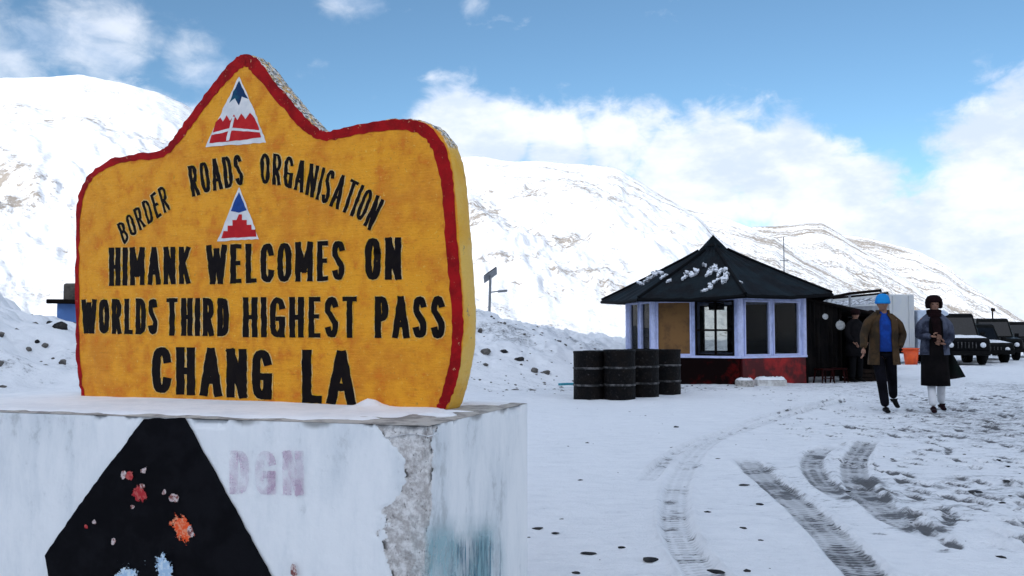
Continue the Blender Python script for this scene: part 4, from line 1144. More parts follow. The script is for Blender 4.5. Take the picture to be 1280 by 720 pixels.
# snow-covered canopy frame behind the shelter
cf = thing('canopy_frame', 'bare dark pole frame over a snowy canvas roof, right of the hut', 'canopy', (10.6, 27, 0))
P0, P1, P2 = at(1033, 373, 27), at(1062, 367, 27), at(1101, 363, 27)
obj('ridge_pole', MB().tube([P0, P1, P2], .05, 6), M['dark_wood'], cf)
P0b, P2b = at(1040, 373, 30), at(1110, 366, 30)
obj('rear_pole', MB().tube([P0b, P2b], .04, 6), M['dark_wood'], cf)
for q_ in (P0, P1, P2, P0b, P2b): obj('post', MB().tube([(q_.x, q_.y, -.1), q_], .035, 6), M['grey_metal'], cf)
vs = []; fs = []
e0, e1 = P0+Vector((.1, 0, -.12)), P2+Vector((-.25, 0, -.30)); b0, b1 = P0b+Vector((0, 0, -.1)), P2b+Vector((0, 0, -.12))
e0.z = 2.0; e1.z = 2.05
for j in range(9):
    for i in range(13):
        pt = e0.lerp(e1, i/12).lerp(b0.lerp(b1, i/12), j/8); pt.z -= .10*math.sin(math.pi*i/12)*math.sin(math.pi*j/8); vs.append(pt)
for j in range(8):
    for i in range(12): a = j*13+i; fs.append((a, a+1, a+14, a+13))
obj('canvas', (vs, fs), M['snow_thin'], cf, smooth=True)
M['canvas_wall'] = paint('grey_canvas', (0.34, 0.35, 0.37), .85, (0.22, 0.22, 0.23), 3, .4, 20)
obj('canvas_wall', curtain((P0.x+.1, 29.9), (P2b.x, 29.9), (2.0, 2.1), .3), M['canvas_wall'], cf)

# ================================================================== TRUCK with a white box
M['truck_white'] = paint('dull_white_panels', (0.50, 0.51, 0.50), .5, (0.46, 0.48, 0.50), 3, .1, 30)
M['truck_cab'] = paint('pale_blue_cab', (0.45, 0.52, 0.62), .4, (0.38, 0.44, 0.55), 3, .1, 30)
M['blue_stripe'] = paint('blue_stripe_paint', (0.03, 0.06, 0.28), .4, (0.02, 0.05, 0.2), 3, .1, 30)
M['rubber'] = paint('black_rubber', (0.012, 0.012, 0.013), .8, (0.02, 0.02, 0.02), 8, .3, 50)
M['dark_glass'] = paint('dark_glass', (0.005, 0.006, 0.008), .12, (0.006, 0.007, 0.009), 3, .0, 30, spec=.25)
M['headlight'] = paint('headlamp_glass', (0.65, 0.67, 0.70), .15, (0.55, 0.57, 0.6), 9, .0, 30, spec=.6)
M['chrome'] = paint('dull_chrome', (0.35, 0.36, 0.38), .3, (0.25, 0.25, 0.27), 8, .05, 40, metal=.7)
def wheel(parent, x, y, r_, w_, sgn):
    """axle along local y"""
    def rot(mb):
        mb.v = [(x+v[0], y+v[2]*sgn, r_+v[1]) for v in mb.v]; return mb
    ty = rot(MB().lathe([(r_*.62, 0), (r_*.9, .0), (r_, .03), (r_, w_-.03), (r_*.9, w_), (r_*.62, w_)], (0, 0, 0), 22))
    wo = obj('wheel', ty, M['rubber'], parent, local=True, smooth=True)
    obj('rim', rot(MB().lathe([(0, w_*.75), (r_*.2, w_*.85), (r_*.25, w_*.7), (r_*.55, w_*.75), (r_*.64, w_*.95)], (0, 0, 0), 22)), M['chrome'], wo, local=True)
tr = thing('box_truck', 'truck with a dull white box body parked beyond the canopy', 'truck', (14.9, 34.8, tz(14.9, 34.8)), R(2))
obj('cargo_box', MB().box((-1.35, 0, 1.62), (3.5, 2.1, 2.05)), M['truck_white'], tr, bevel=.04, local=True)
for k in range(6): obj('side_rib', MB().box((-2.9+k*.62, -1.07, 1.62), (.05, .03, 1.95)), M['truck_white'], tr, local=True)
obj('chassis', MB().box((-.2, 0, .48), (5.6, .9, .18)), M['rubber'], tr, local=True)
cabp = [(.55, .35), (2.15, .35), (2.22, .95), (2.05, 1.25), (1.75, 1.95), (1.6, 2.05), (.55, 2.05)]
vs = [(x, -.98, z) for x, z in cabp]+[(x, .98, z) for x, z in cabp]; n = len(cabp)
obj('cab', (vs, [tuple(range(n)), tuple(range(n, 2*n))[::-1]]+[(k, k+n, (k+1) % n+n, (k+1) % n) for k in range(n)]), M['truck_cab'], tr, bevel=.05, local=True)
obj('side_window', MB().box((1.25, -.985, 1.55), (.8, .03, .55)), M['dark_glass'], tr, bevel=.01, local=True)
obj('windscreen', MB().box((1.93, 0, 1.60), (.03, 1.7, .62), 0, 0, -.41), M['dark_glass'], tr, local=True)
obj('stripe', MB().box((1.35, -.99, 1.0), (1.5, .02, .16)), M['blue_stripe'], tr, local=True)
for x in (-2.3, 1.4):
    for sg_ in (-1, 1): wheel(tr, x, sg_*.75, .42, .25, sg_)
for sg_ in (-.7, .7): obj('headlight', MB().lathe([(0, .03), (.1, .02), (.12, 0)], (0, 0, 0), 12), M['headlight'], tr, local=True).location = (2.24, sg_, .7)

# orange tub
ob = onz(1139, 456); M['orange'] = paint('orange_plastic', (0.75, 0.10, 0.02), .5, (0.60, 0.07, 0.02), 4, .1, 30)
tub = thing('plastic_tub', 'orange plastic tub standing behind the man with the blue cap', 'tub', (ob.x, ob.y, tz(ob.x, ob.y)))
obj('tub_wall', MB().lathe([(0, .02), (.21, .0), (.24, .25), (.27, .58), (.245, .57), (.2, .05), (0, .05)], (0, 0, 0), 22), M['orange'], tub, smooth=True, local=True)
obj('rim', MB().lathe([(.265, .55), (.30, .57), (.30, .60), (.265, .61), (.25, .58)], (0, 0, 0), 22), M['orange'], tub, smooth=True, local=True)
for sg_ in (-1, 1): obj('handle', MB().tube([(sg_*.27, -.07, .52), (sg_*.32, -.05, .47), (sg_*.32, .05, .47), (sg_*.27, .07, .52)], .012, 6), M['orange'], tub, local=True)

# ================================================================== JEEPS AND CARS
def car(name, label, loc, rz, L=4.2, Wd=1.75, H=1.85, paintm=None, group='vehicles parked along the far edge of the road', snowhood=False, boxy=True):
    """local x = forwards, y = left"""
    o = thing(name, label, 'car', loc, rz, group)
    hb = H*.52; hl = L/2
    low = [(-hl, .38), (hl-.05, .36), (hl, .55), (hl-.02, hb-.06), (hl-.12, hb), (hl-1.15, hb+.07), (-hl+.02, hb+.05), (-hl-.02, .8)]
    def prism(prof, w0, w1=None, z0=None, z1=None):
        vs = []; n = len(prof)
        for sg_ in (-1, 1):
            for x, z in prof:
                w_ = w0 if w1 is None else w0+(w1-w0)*max(0, min(1, (z-z0)/(z1-z0)))
                vs.append((x, sg_*w_/2, z))
        return vs, [tuple(range(n)), tuple(range(n, 2*n))[::-1]]+[(k, k+n, (k+1) % n+n, (k+1) % n) for k in range(n)]
    obj('body', prism(low, Wd), paintm, o, bevel=.06, local=True)
    fx_ = hl-1.25; rk = .42
    cabin = [(fx_, hb), (fx_-rk, H-.04), (fx_-rk-.12, H), (-hl+.22, H), (-hl+.12, H-.05), (-hl+.03, hb)]
    obj('cabin', prism(cabin, Wd-.06, Wd-.32, hb, H), paintm, o, bevel=.05, local=True)
    # glass, laid on the cabin's sloping faces
    def wy(z): return ((Wd-.06)+((Wd-.32)-(Wd-.06))*(z-hb)/(H-hb))/2
    zb, zt = hb+.10, H-.16
    ws = []; 
    def fx2(z): return fx_-rk*(z-hb)/(H-.04-hb)+.012
    ws = [(fx2(zb), -wy(zb)+.09, zb), (fx2(zb), wy(zb)-.09, zb), (fx2(zt), wy(zt)-.08, zt), (fx2(zt), -wy(zt)+.08, zt)]
    ws += [(x-.03, y, z) for x, y, z in ws]
    obj('windscreen', (ws, [(0,1,2,3),(7,6,5,4),(0,4,5,1),(1,5,6,2),(2,6,7,3),(3,7,4,0)]), M['dark_glass'], o, local=True)
    for sg_ in (-1, 1):
        nwin = 3; x0 = -hl+.25; x1 = fx_-.18; st = (x1-x0)/nwin
        for k in range(nwin):
            a, b = x0+k*st+.04, x0+(k+1)*st-.04; sl = .30 if k == nwin-1 else 0
            v4 = [(a, zb), (b, zb), (b-sl, zt), (a, zt)]
            vs = [(x, sg_*(wy(z)+.012), z) for x, z in v4]+[(x, sg_*(wy(z)-.02), z) for x, z in v4]
            fs = [(0,1,2,3),(7,6,5,4),(0,4,5,1),(1,5,6,2),(2,6,7,3),(3,7,4,0)]
            obj('side_window', (vs, fs), M['dark_glass'], o, local=True)
        obj('mirror', MB().box((fx_-.1, sg_*(Wd/2+.08), hb+.15), (.08, .16, .13)), M['rubber'], o, bevel=.02, local=True)
        hd = MB().lathe([(0, .035), (.07, .03), (.10, .0), (.105, -.02)], (0, 0, 0), 14); hd.v = [(hl-.01+v[2], sg_*(Wd/2-.24)+v[0], hb-.26+v[1]) for v in hd.v]
        obj('headlight', hd, M['headlight'], o, local=True, smooth=True)
    for k in range(6): obj('grille_bar', MB().box((hl+.005, -.30+k*.12, hb-.26), (.02, .03, .22)), M['drum_band'], o, local=True)
    obj('front_bumper', MB().box((hl+.05, 0, .45), (.14, Wd-.05, .16)), M['rubber'], o, bevel=.03, local=True)
    obj('rear_bumper', MB().box((-hl-.05, 0, .45), (.14, Wd-.05, .16)), M['rubber'], o, bevel=.03, local=True)
    for x in (hl-.85, -hl+.85):
        for sg_ in (-1, 1): wheel(o, x, sg_*(Wd/2-.20), .36, .22, sg_)
    if snowhood:
        vs = []; fs = []
        for j in range(9):
            for i in range(9):
                e = 0 if i in (0, 8) or j in (0, 8) else 1
                vs.append((hl-1.1+i/8*.95, (j/8-.5)*(Wd-.15), hb+.075-(i/8)*.07+e*.04*random.uniform(.6, 1.3)))
        for j in range(8):
            for i in range(8): a = j*9+i; fs.append((a, a+1, a+10, a+9))
        obj('bonnet_snow', (vs, fs), M['snow'], o, smooth=True, local=True)
    return o
M['car_black'] = paint('black_car_paint', (0.006, 0.006, 0.008), .4, (0.015, 0.015, 0.016), 3, .05, 30, spec=.3)
M['car_grey'] = paint('grey_car_paint', (0.30, 0.31, 0.33), .35, (0.22, 0.23, 0.24), 3, .05, 30, spec=.5)
M['car_green'] = paint('dark_green_car_paint', (0.007, 0.010, 0.010), .4, (0.02, 0.02, 0.02), 3, .05, 30, spec=.3)
M['car_white'] = paint('white_car_paint', (0.55, 0.57, 0.60), .35, (0.45, 0.46, 0.48), 3, .05, 30, spec=.5)
def gpos(px, py): 
    g = onz(px, py, .1); return (g.x, g.y, tz(g.x, g.y)-.01)
car('jeep', 'black jeep with snow on its bonnet, nearest of the parked vehicles', gpos(1194, 451), R(-104), H=1.92, L=3.7, Wd=1.55, paintm=M['car_black'], snowhood=True)
car('parked_car', 'low dark green car with a snowy bonnet, second in the parked row', gpos(1219, 449), R(-100), H=1.55, L=4.0, Wd=1.55, paintm=M['car_green'], snowhood=True)
car('jeep', 'dark green jeep, third in the parked row, beside the marker pole', gpos(1240, 446.5), R(-106), H=1.80, L=3.8, Wd=1.55, paintm=M['car_green'], snowhood=False)
car('jeep', 'black square jeep farthest away at the right end of the parked row', gpos(1267, 443), R(-112), H=1.7, L=3.8, Wd=1.6, paintm=M['car_black'])
# marker pole among the cars
g = gpos(1242, 441)
pl_ = thing('road_marker', 'thin dark pole with a small plate standing among the parked jeeps', 'pole', g)
obj('pole', MB().tube([(0, 0, 0), (0, 0, 2.5)], [.045, .04], 7), M['dark_wood'], pl_, local=True)
obj('plate', MB().box((0, -.05, 2.4), (.22, .02, .16)), M['dark_wood'], pl_, local=True)

# solar street lamp on the bank
c0 = at(611, 393, 27.0); zb_ = tz(c0.x, 27.0)
sl = thing('solar_lamp', 'grey solar lamp post on the snow bank right of the sign', 'lamp post', (c0.x, 27.0, zb_-.1))
ptop = at(613, 345, 27.0)
obj('pole', MB().tube([(0, 0, 0), (ptop.x-c0.x, 0, ptop.z-zb_+.1)], [.045, .04], 8), M['grey_metal'], sl, local=True)
tzp = ptop.z-zb_+.1
obj('solar_panel', MB().box((ptop.x-c0.x, -.02, tzp+.05), (.46, .5, .03), 0, R(-18), R(-38)), M['dark_glass'], sl, local=True)
obj('panel_frame', MB().box((ptop.x-c0.x, -.0, tzp+.02), (.49, .54, .02), 0, R(-18), R(-38)), M['grey_metal'], sl, local=True)
obj('lamp_arm', MB().tube([(.03, 0, tzp-.50), (.34, 0, tzp-.46)], .022, 6), M['grey_metal'], sl, local=True)
obj('lamp_head', MB().box((.42, 0, tzp-.46), (.30, .14, .07), 0, 0, R(-6)), M['grey_metal'], sl, bevel=.02, local=True)

# blue shed behind the left bank
M['blue_sheet'] = paint('blue_painted_sheet', (0.10, 0.22, 0.50), .5, (0.08, 0.17, 0.40), 3, .2, 20)
M['brown_stone'] = paint('brown_stone', (0.10, 0.085, 0.07), .9, (0.05, 0.045, 0.04), 7, .6, 18, bdist=.03)
sh = thing('blue_shed', 'small blue walled shed with dark eave and stone chimney, left of the sign', 'shed', (-8.6, 18.6, tz(-8.6, 18.6)))
a_ = at(64, 384, 18.0); 
obj('wall', MB().box((-8.7, 18.9, 1.15), (1.2, 1.6, 1.36)), M['blue_sheet'], sh, bevel=.02)
obj('roof', MB().box((-8.66, 18.85, 1.84), (1.52, 1.9, .09), 0, R(2), R(1)), M['dark_wood'], sh, bevel=.02)
obj('chimney', MB().box((-9.02, 18.3, 1.99), (.36, .4, .42), .1), M['brown_stone'], sh, bevel=.05)
obj('roof_snow', MB().box((-8.4, 18.9, 1.90), (.7, 1.5, .05), 0, R(2), R(1)), M['snow'], sh, bevel=.02)

# teal pipe by the drums
g0, g1 = onz(698, 484), onz(720, 483)
tp = obj('teal_pipe', MB().tube([(g0.x, g0.y, .06), ((g0.x+g1.x)/2, g0.y, .07), (g1.x, g1.y, .05)], .028, 7), paint('teal_plastic', (0.03, 0.28, 0.36), .5), None)
tag(tp, 'thin teal pipe lying on the snow left of the drums', 'pipe')

# ================================================================== STONES
M['stone'] = paint('dark_wet_stone', (0.045, 0.045, 0.050), .7, (0.10, 0.095, 0.09), 9, .6, 30, bdist=.01)
M['stone2'] = paint('brown_grey_rock', (0.13, 0.12, 0.11), .85, (0.06, 0.055, 0.05), 5, .7, 20, bdist=.02)
def rock_mesh(rx_, ry_, rz_, seed):
    import bmesh
    bm = bmesh.new(); bmesh.ops.create_icosphere(bm, subdivisions=2, radius=1); rr = random.Random(seed)
    ph = [rr.uniform(0, 6) for _ in range(6)]
    for v in bm.verts:
        c_ = v.co; k = 1+.18*math.sin(3*c_.x+ph[0])*math.cos(2.6*c_.y+ph[1])+.14*math.sin(4.3*c_.z+ph[2]+c_.x*2)+rr.uniform(-.08, .08)
        v.co = Vector((c_.x*rx_*k, c_.y*ry_*k, c_.z*rz_*k))
    vs = [tuple(v.co) for v in bm.verts]; fs = [tuple(x.index for x in f.verts) for f in bm.faces]; bm.free(); return vs, fs
def rock(px, py, wpx, hpx, label, grp, k, mat='stone', h=None, Yd=None):
    if Yd is None: g = onz(px, py, h or 0.0)
    else: g = at(px, py, Yd)
    r_ = wpx/F*g.y/2; z = tz(g.x, g.y)
    vs, fs = rock_mesh(r_, max(r_*.8, .02), max(r_*hpx/wpx*(.9 if Yd else .45), .005), k+7)
    o = obj('stone', (vs, fs), M[mat], None, label=label, local=True); o.location = (g.x, g.y, z+ (r_*hpx/wpx*.25 if Yd else .002)); o.rotation_euler.z = k*1.1
    tag(o, label, 'stone', grp)
    return o
gs = 'dark stones frozen into the snowy road'
st = [(672,657,15,4,'flat dark stone in the snow beside the pedestal, lower one of a pair'),(694,664,12,4,'small flat dark stone just right of the pair by the pedestal'),
      (736,689,20,5,'long flat dark stone at the front, left of the bottom middle'),(777,682,10,4,'small dark stone between the two long front stones'),
      (813,698,24,5,'longest flat dark stone, at the front left of the tyre track'),(720,712,12,4,'dark stone at the very front edge near the pedestal'),
      (930,605,14,3,'thin dark stone in clean snow between the tyre tracks'),(950,630,12,3,'thin pale dark stone below the one between the tracks'),
      (895,717,20,5,'dark stone at the front edge inside the wide tyre track'),(845,533,7,6,'round dark lump alone in the snow below the drums'),
      
      (1218,612,22,4,'flat dark stone at the right of the churned snow'),(1262,602,14,4,'flat dark stone near the right edge of the picture'),
      (1190,531,9,3,'small dark stone on the trodden snow below the woman'),      ]
for k, s_ in enumerate(st): rock(*s_[:5], gs, k)
gb = 'rocks poking out of the snow bank'
bk = [(649,472,12,7,20.6,'dark rock at the foot of the bank, left of three'),(668,479,13,8,20.2,'dark rock at the foot of the bank, middle of three'),(683,478,12,7,20.3,'dark rock at the foot of the bank, right of three'),
      (630,470,10,6,20.8,'brown rock at the foot of the bank, left of the three dark ones'),(607,470,14,12,20.5,'brown grey boulder in the bank just right of the sign'),(600,435,7,9,22,'dark rock high in the bank right of the sign'),
      (75,442,17,14,12.4,'darkest and largest rock in the bank left of the sign'),(88,430,10,9,12.8,'dark rock above the largest one left of the sign'),
      (56,441,9,8,12.0,'dark rock left of the largest one in the left bank'),(46,441,7,6,12.0,'small rock at the left of the rocky streak'),(10,447,8,8,9.8,'lone dark rock at the left edge of the picture'),
      (78,466,9,8,11.6,'rock low in the bank beside the sign'),(62,402,9,5,13.3,'small brown rock near the top of the left bank'),(44,408,8,6,13.0,'brown rock high on the left bank'),(36,438,8,7,11.8,'brown grey rock halfway down the left bank'),
      (12,494,13,12,7.6,'grey rock just above the pedestal at the left edge')]
for k, (px, py, w_, h_, Yd, lb) in enumerate(bk):
    rock(px, py, w_, h_, lb, gb, 40+k, 'stone2' if k % 3 else 'stone', Yd=Yd)
# gravel and snow clods nobody could count
def scatter(name, n, fn, mat, seed, rmin, rmax, flat=.6):
    rr = np.random.RandomState(seed); pts = fn(rr, n); zz = terr(pts[:, 0], pts[:, 1]); V = []; Fc = []
    base, bf = rock_mesh(1, 1, 1, seed); 
    import bmesh
    bm = bmesh.new(); bmesh.ops.create_icosphere(bm, subdivisions=1, radius=1); base = np.array([v.co for v in bm.verts]); bf = np.array([[x.index for x in f.verts] for f in bm.faces]); bm.free()
    for i in range(len(pts)):
        r_ = rmin+(rmax-rmin)*rr.rand()**3; an = rr.rand()*6.28
        b = base*(1+rr.uniform(-.25, .25, (len(base), 1)))*np.array([r_*rr.uniform(.8, 1.5), r_, r_*flat])
        ca, sa = math.cos(an), math.sin(an)
        b = np.stack([b[:, 0]*ca-b[:, 1]*sa+pts[i, 0], b[:, 0]*sa+b[:, 1]*ca+pts[i, 1], b[:, 2]+zz[i]-r_*flat*.25], 1)
        V.append(b); Fc.append(bf+i*len(base))
    me = grid_mesh(name, np.concatenate(V), np.concatenate(Fc)); me.polygons.foreach_set('use_smooth', [False]*len(me.polygons)); me.materials.append(mat)
    o = bpy.data.objects.new(name, me); COL.objects.link(o); return o
def f_road(rr, n):
    y = 4+16*rr.rand(n)**1.3; x = -1+rr.rand(n)*(y*.62+2); k = rr.rand(n) < (.25+.75*(x > 1.8+.16*y)); return np.stack([x, y], 1)[k]
def f_foot(rr, n):
    x = -2+rr.rand(n)*7; y = 19.2+rr.randn(n)*.7; return np.stack([x, y], 1)
def f_left(rr, n):
    s = rr.rand(n); x = -9.5+s*3.6+rr.randn(n)*.5; y = 12.6-s*1.0+rr.randn(n)*1.0; return np.stack([x, y], 1)
def f_mid(rr, n):
    x = -2.2+rr.rand(n)*4.6; y = 20+rr.rand(n)*4.0; return np.stack([x, y], 1)
tag(scatter('gravel', 600, f_road, M['stone'], 1, .006, .030, .35), 'loose dark gravel strewn over the snowy road', 'gravel', kind='stuff')
tag(scatter('scree', 130, f_foot, M['stone2'], 2, .02, .07), 'small stones along the foot of the snow bank', 'gravel', kind='stuff')
tag(scatter('rubble', 90, f_left, M['stone2'], 3, .03, .11), 'rubble showing through the snow bank left of the sign', 'gravel', kind='stuff')
tag(scatter('bank_rubble', 70, f_mid, M['stone2'], 4, .025, .09), 'rubble in the snow bank between sign and drums', 'gravel', kind='stuff')

# ================================================================== PEOPLE
def skin_geo(joints, edges, root, sub=2):
    """grow one closed surface round a skeleton; returns (verts, faces)"""
    names = list(joints); me = bpy.data.meshes.new('sk')
    me.from_pydata([joints[n][0] for n in names], [(names.index(a), names.index(b)) for a, b in edges], [])
    o = bpy.data.objects.new('sk', me); COL.objects.link(o)
    md = o.modifiers.new('s', 'SKIN'); md.use_smooth_shade = True
    if not me.skin_vertices: 
        pass
    bpy.context.view_layer.update()
    if len(me.skin_vertices) == 0:
        import bmesh
        bm = bmesh.new(); bm.from_mesh(me); bm.verts.layers.skin.verify(); bm.to_mesh(me); bm.free()
    sk = me.skin_vertices[0].data
    for i, n in enumerate(names):
        r_ = joints[n][1]; sk[i].radius = r_ if isinstance(r_, tuple) else (r_, r_); sk[i].use_root = (n == root)
    sb = o.modifiers.new('u', 'SUBSURF'); sb.levels = sub; sb.render_levels = sub
    dg = bpy.context.evaluated_depsgraph_get(); dg.update()
    ev = o.evaluated_get(dg).to_mesh()
    vs = [tuple(v.co) for v in ev.vertices]; fs = [tuple(pp.vertices) for pp in ev.polygons]
    o.evaluated_get(dg).to_mesh_clear(); bpy.data.objects.remove(o); bpy.data.meshes.remove(me)
    return vs, fs
def hand_geo(wr, direc, side, curl=.35, s=1.0, palm=None):
    """five-fingered hand from the wrist; direc = where the fingers point, side = towards the thumb"""
    wr = Vector(wr); d = Vector(direc).normalized(); sd_ = Vector(side); sd_ = (sd_-d*sd_.dot(d)).normalized(); nn = d.cross(sd_)
    mb = MB(); geo = []
    J = {'w': (wr, (.026*s, .020*s)), 'm': (wr+d*.045*s, (.036*s, .017*s)), 'k': (wr+d*.085*s, (.038*s, .015*s))}
    v, f = skin_geo({k: (tuple(a), b) for k, (a, b) in J.items()}, [('w', 'm'), ('m', 'k')], 'w', 1); mb.add(v, f)
    for i, (off, ln) in enumerate(((.028, .072), (.010, .082), (-.009, .076), (-.027, .060))):
        b0 = wr+d*.078*s+sd_*off*s; c1 = b0+(d*1+nn*curl*.4).normalized()*ln*.45*s; c2 = c1+(d*(1-curl*.5)+nn*curl*1.3).normalized()*ln*.33*s; c3 = c2+(d*(1-curl)+nn*curl*2.2).normalized()*ln*.28*s
        v, f = skin_geo({'a': (tuple(b0), .010*s), 'b': (tuple(c1), .0095*s), 'c': (tuple(c2), .0085*s), 'd': (tuple(c3), .0070*s)}, [('a', 'b'), ('b', 'c'), ('c', 'd')], 'a', 1); mb.add(v, f)
    b0 = wr+d*.030*s+sd_*.026*s; c1 = b0+(d*.7+sd_*.75).normalized()*.040*s; c2 = c1+(d*.95+sd_*.25+nn*curl).normalized()*.034*s
    v, f = skin_geo({'a': (tuple(b0), .013*s), 'b': (tuple(c1), .011*s), 'c': (tuple(c2), .008*s)}, [('a', 'b'), ('b', 'c')], 'a', 1); mb.add(v, f)
    return mb
def loft(rings, seg=26, a0=None, a1=None, thick=0.0, close=True, fold=0.0, nf=7, ph=0.0):
    """rings: (cx, cy, z, rx, ry). open fronts run from a0 to a1 degrees, -90 is the front"""
    mb = MB(); full = a0 is None; cols = seg if full else seg+1
    def pt(rg, an, dr_): 
        cx, cy, z, rx_, ry_ = rg; k = 1+fold*math.sin(nf*an+ph+z*3)
        ca, sa = math.cos(an), math.sin(an)
        ca = math.copysign(abs(ca)**.85, ca); sa = math.copysign(abs(sa)**.85, sa)
        return (cx+(rx_-dr_)*ca*k, cy+(ry_-dr_)*sa*k, z)
    for lay in ([0.0] if full else [0.0, thick]):
        for rg in rings:
            for k in range(cols):
                an = 2*math.pi*k/seg if full else R(a0+(a1-a0)*k/seg); mb.v.append(pt(rg, an, lay))
    nr = len(rings)
    for i in range(nr-1):
        for k in range(seg):
            k2 = (k+1) % cols; f = (i*cols+k, i*cols+k2, (i+1)*cols+k2, (i+1)*cols+k); mb.f.append(f)
            if not full: o_ = nr*cols; mb.f.append(tuple(x+o_ for x in f[::-1]))
    if full and close: mb.f.append(tuple(range(cols))[::-1]); mb.f.append(tuple((nr-1)*cols+k for k in range(cols)))
    if not full:
        o_ = nr*cols
        for i in range(nr-1):
            for k in (0, cols-1): mb.f.append((i*cols+k, (i+1)*cols+k, (i+1)*cols+k+o_, i*cols+k+o_))
        for i in (0, nr-1):
            for k in range(seg): mb.f.append((i*cols+k, i*cols+k+1, i*cols+k+1+o_, i*cols+k+o_))
    return mb
M['skin'] = paint('tanned_skin', (0.26, 0.135, 0.09), .55, (0.20, 0.10, 0.065), 12, .05, 80)
M['eye'] = paint('eye', (0.02, 0.015, 0.012), .2, (0.05, 0.04, 0.03), 40, 0, 10)
def cloth(name, col, col2=None, bs=45, bump=.35): return paint(name, col, .85, col2, 5, bump, bs, bdist=.006, spec=.15)
M['hair'] = cloth('dark_hair', (0.012, 0.008, 0.007), (0.03, 0.018, 0.014), 90, .8)
def head_geo(c, turn=0.0, s=1.0, tilt=0.0):
    """head centred at c (middle of the skull), face towards -y"""
    vs = []; fs = []; NU, NVV = 28, 22
    for j in range(NVV+1):
        th = math.pi*j/NVV; z = math.cos(th)
        for i in range(NU):
            an = 2*math.pi*i/NU; r_ = math.sin(th)
            x = r_*math.cos(an)*.076; y = r_*math.sin(an)*.095; zz = z*.118
            fr = max(0, -math.sin(an))*r_                 # 1 in the middle of the face
            if zz < -.02: k = 1-.30*min(1, (-.02-zz)/.10); x *= k; y *= (1-.18*min(1, (-.02-zz)/.10)) if y > 0 else 1
            ax = abs(x)
            y -= .018*math.exp(-(x/.012)**2-((zz+.018)/.022)**2)*fr      # nose
            y -= .006*math.exp(-(x/.010)**2-((zz-.010)/.030)**2)*fr
            y += .008*math.exp(-((ax-.030)/.014)**2-((zz-.008)/.014)**2)*fr  # sockets
            y -= .006*math.exp(-(x/.022)**2-((zz+.058)/.008)**2)*fr      # lips
            y += .004*math.exp(-(x/.024)**2-((zz+.050)/.004)**2)*fr
            y -= .008*math.exp(-(x/.020)**2-((zz+.095)/.016)**2)*fr      # chin
            vs.append(Vector((x, y, zz))*s)
    for j in range(NVV):
        for i in range(NU): i2 = (i+1) % NU; fs.append((j*NU+i, (j+1)*NU+i, (j+1)*NU+i2, j*NU+i2))
    mb = MB(); m_ = Matrix.Translation(Vector(c)) @ Matrix.Rotation(turn, 4, 'Z') @ Matrix.Rotation(tilt, 4, 'X')
    mb.add([m_ @ v for v in vs], fs)
    for sg_ in (-1, 1):                                                    # ears
        e = MB().lathe([(.0, .008), (.014, .006), (.020, 0), (.012, -.004)], (0, 0, 0), 10, 1, 1.5)
        mb.add([m_ @ (Vector((sg_*(.076+v[2]*1.0), .006+v[0], .0+v[1]))*s) for v in e.v], e.f)
    return mb, m_
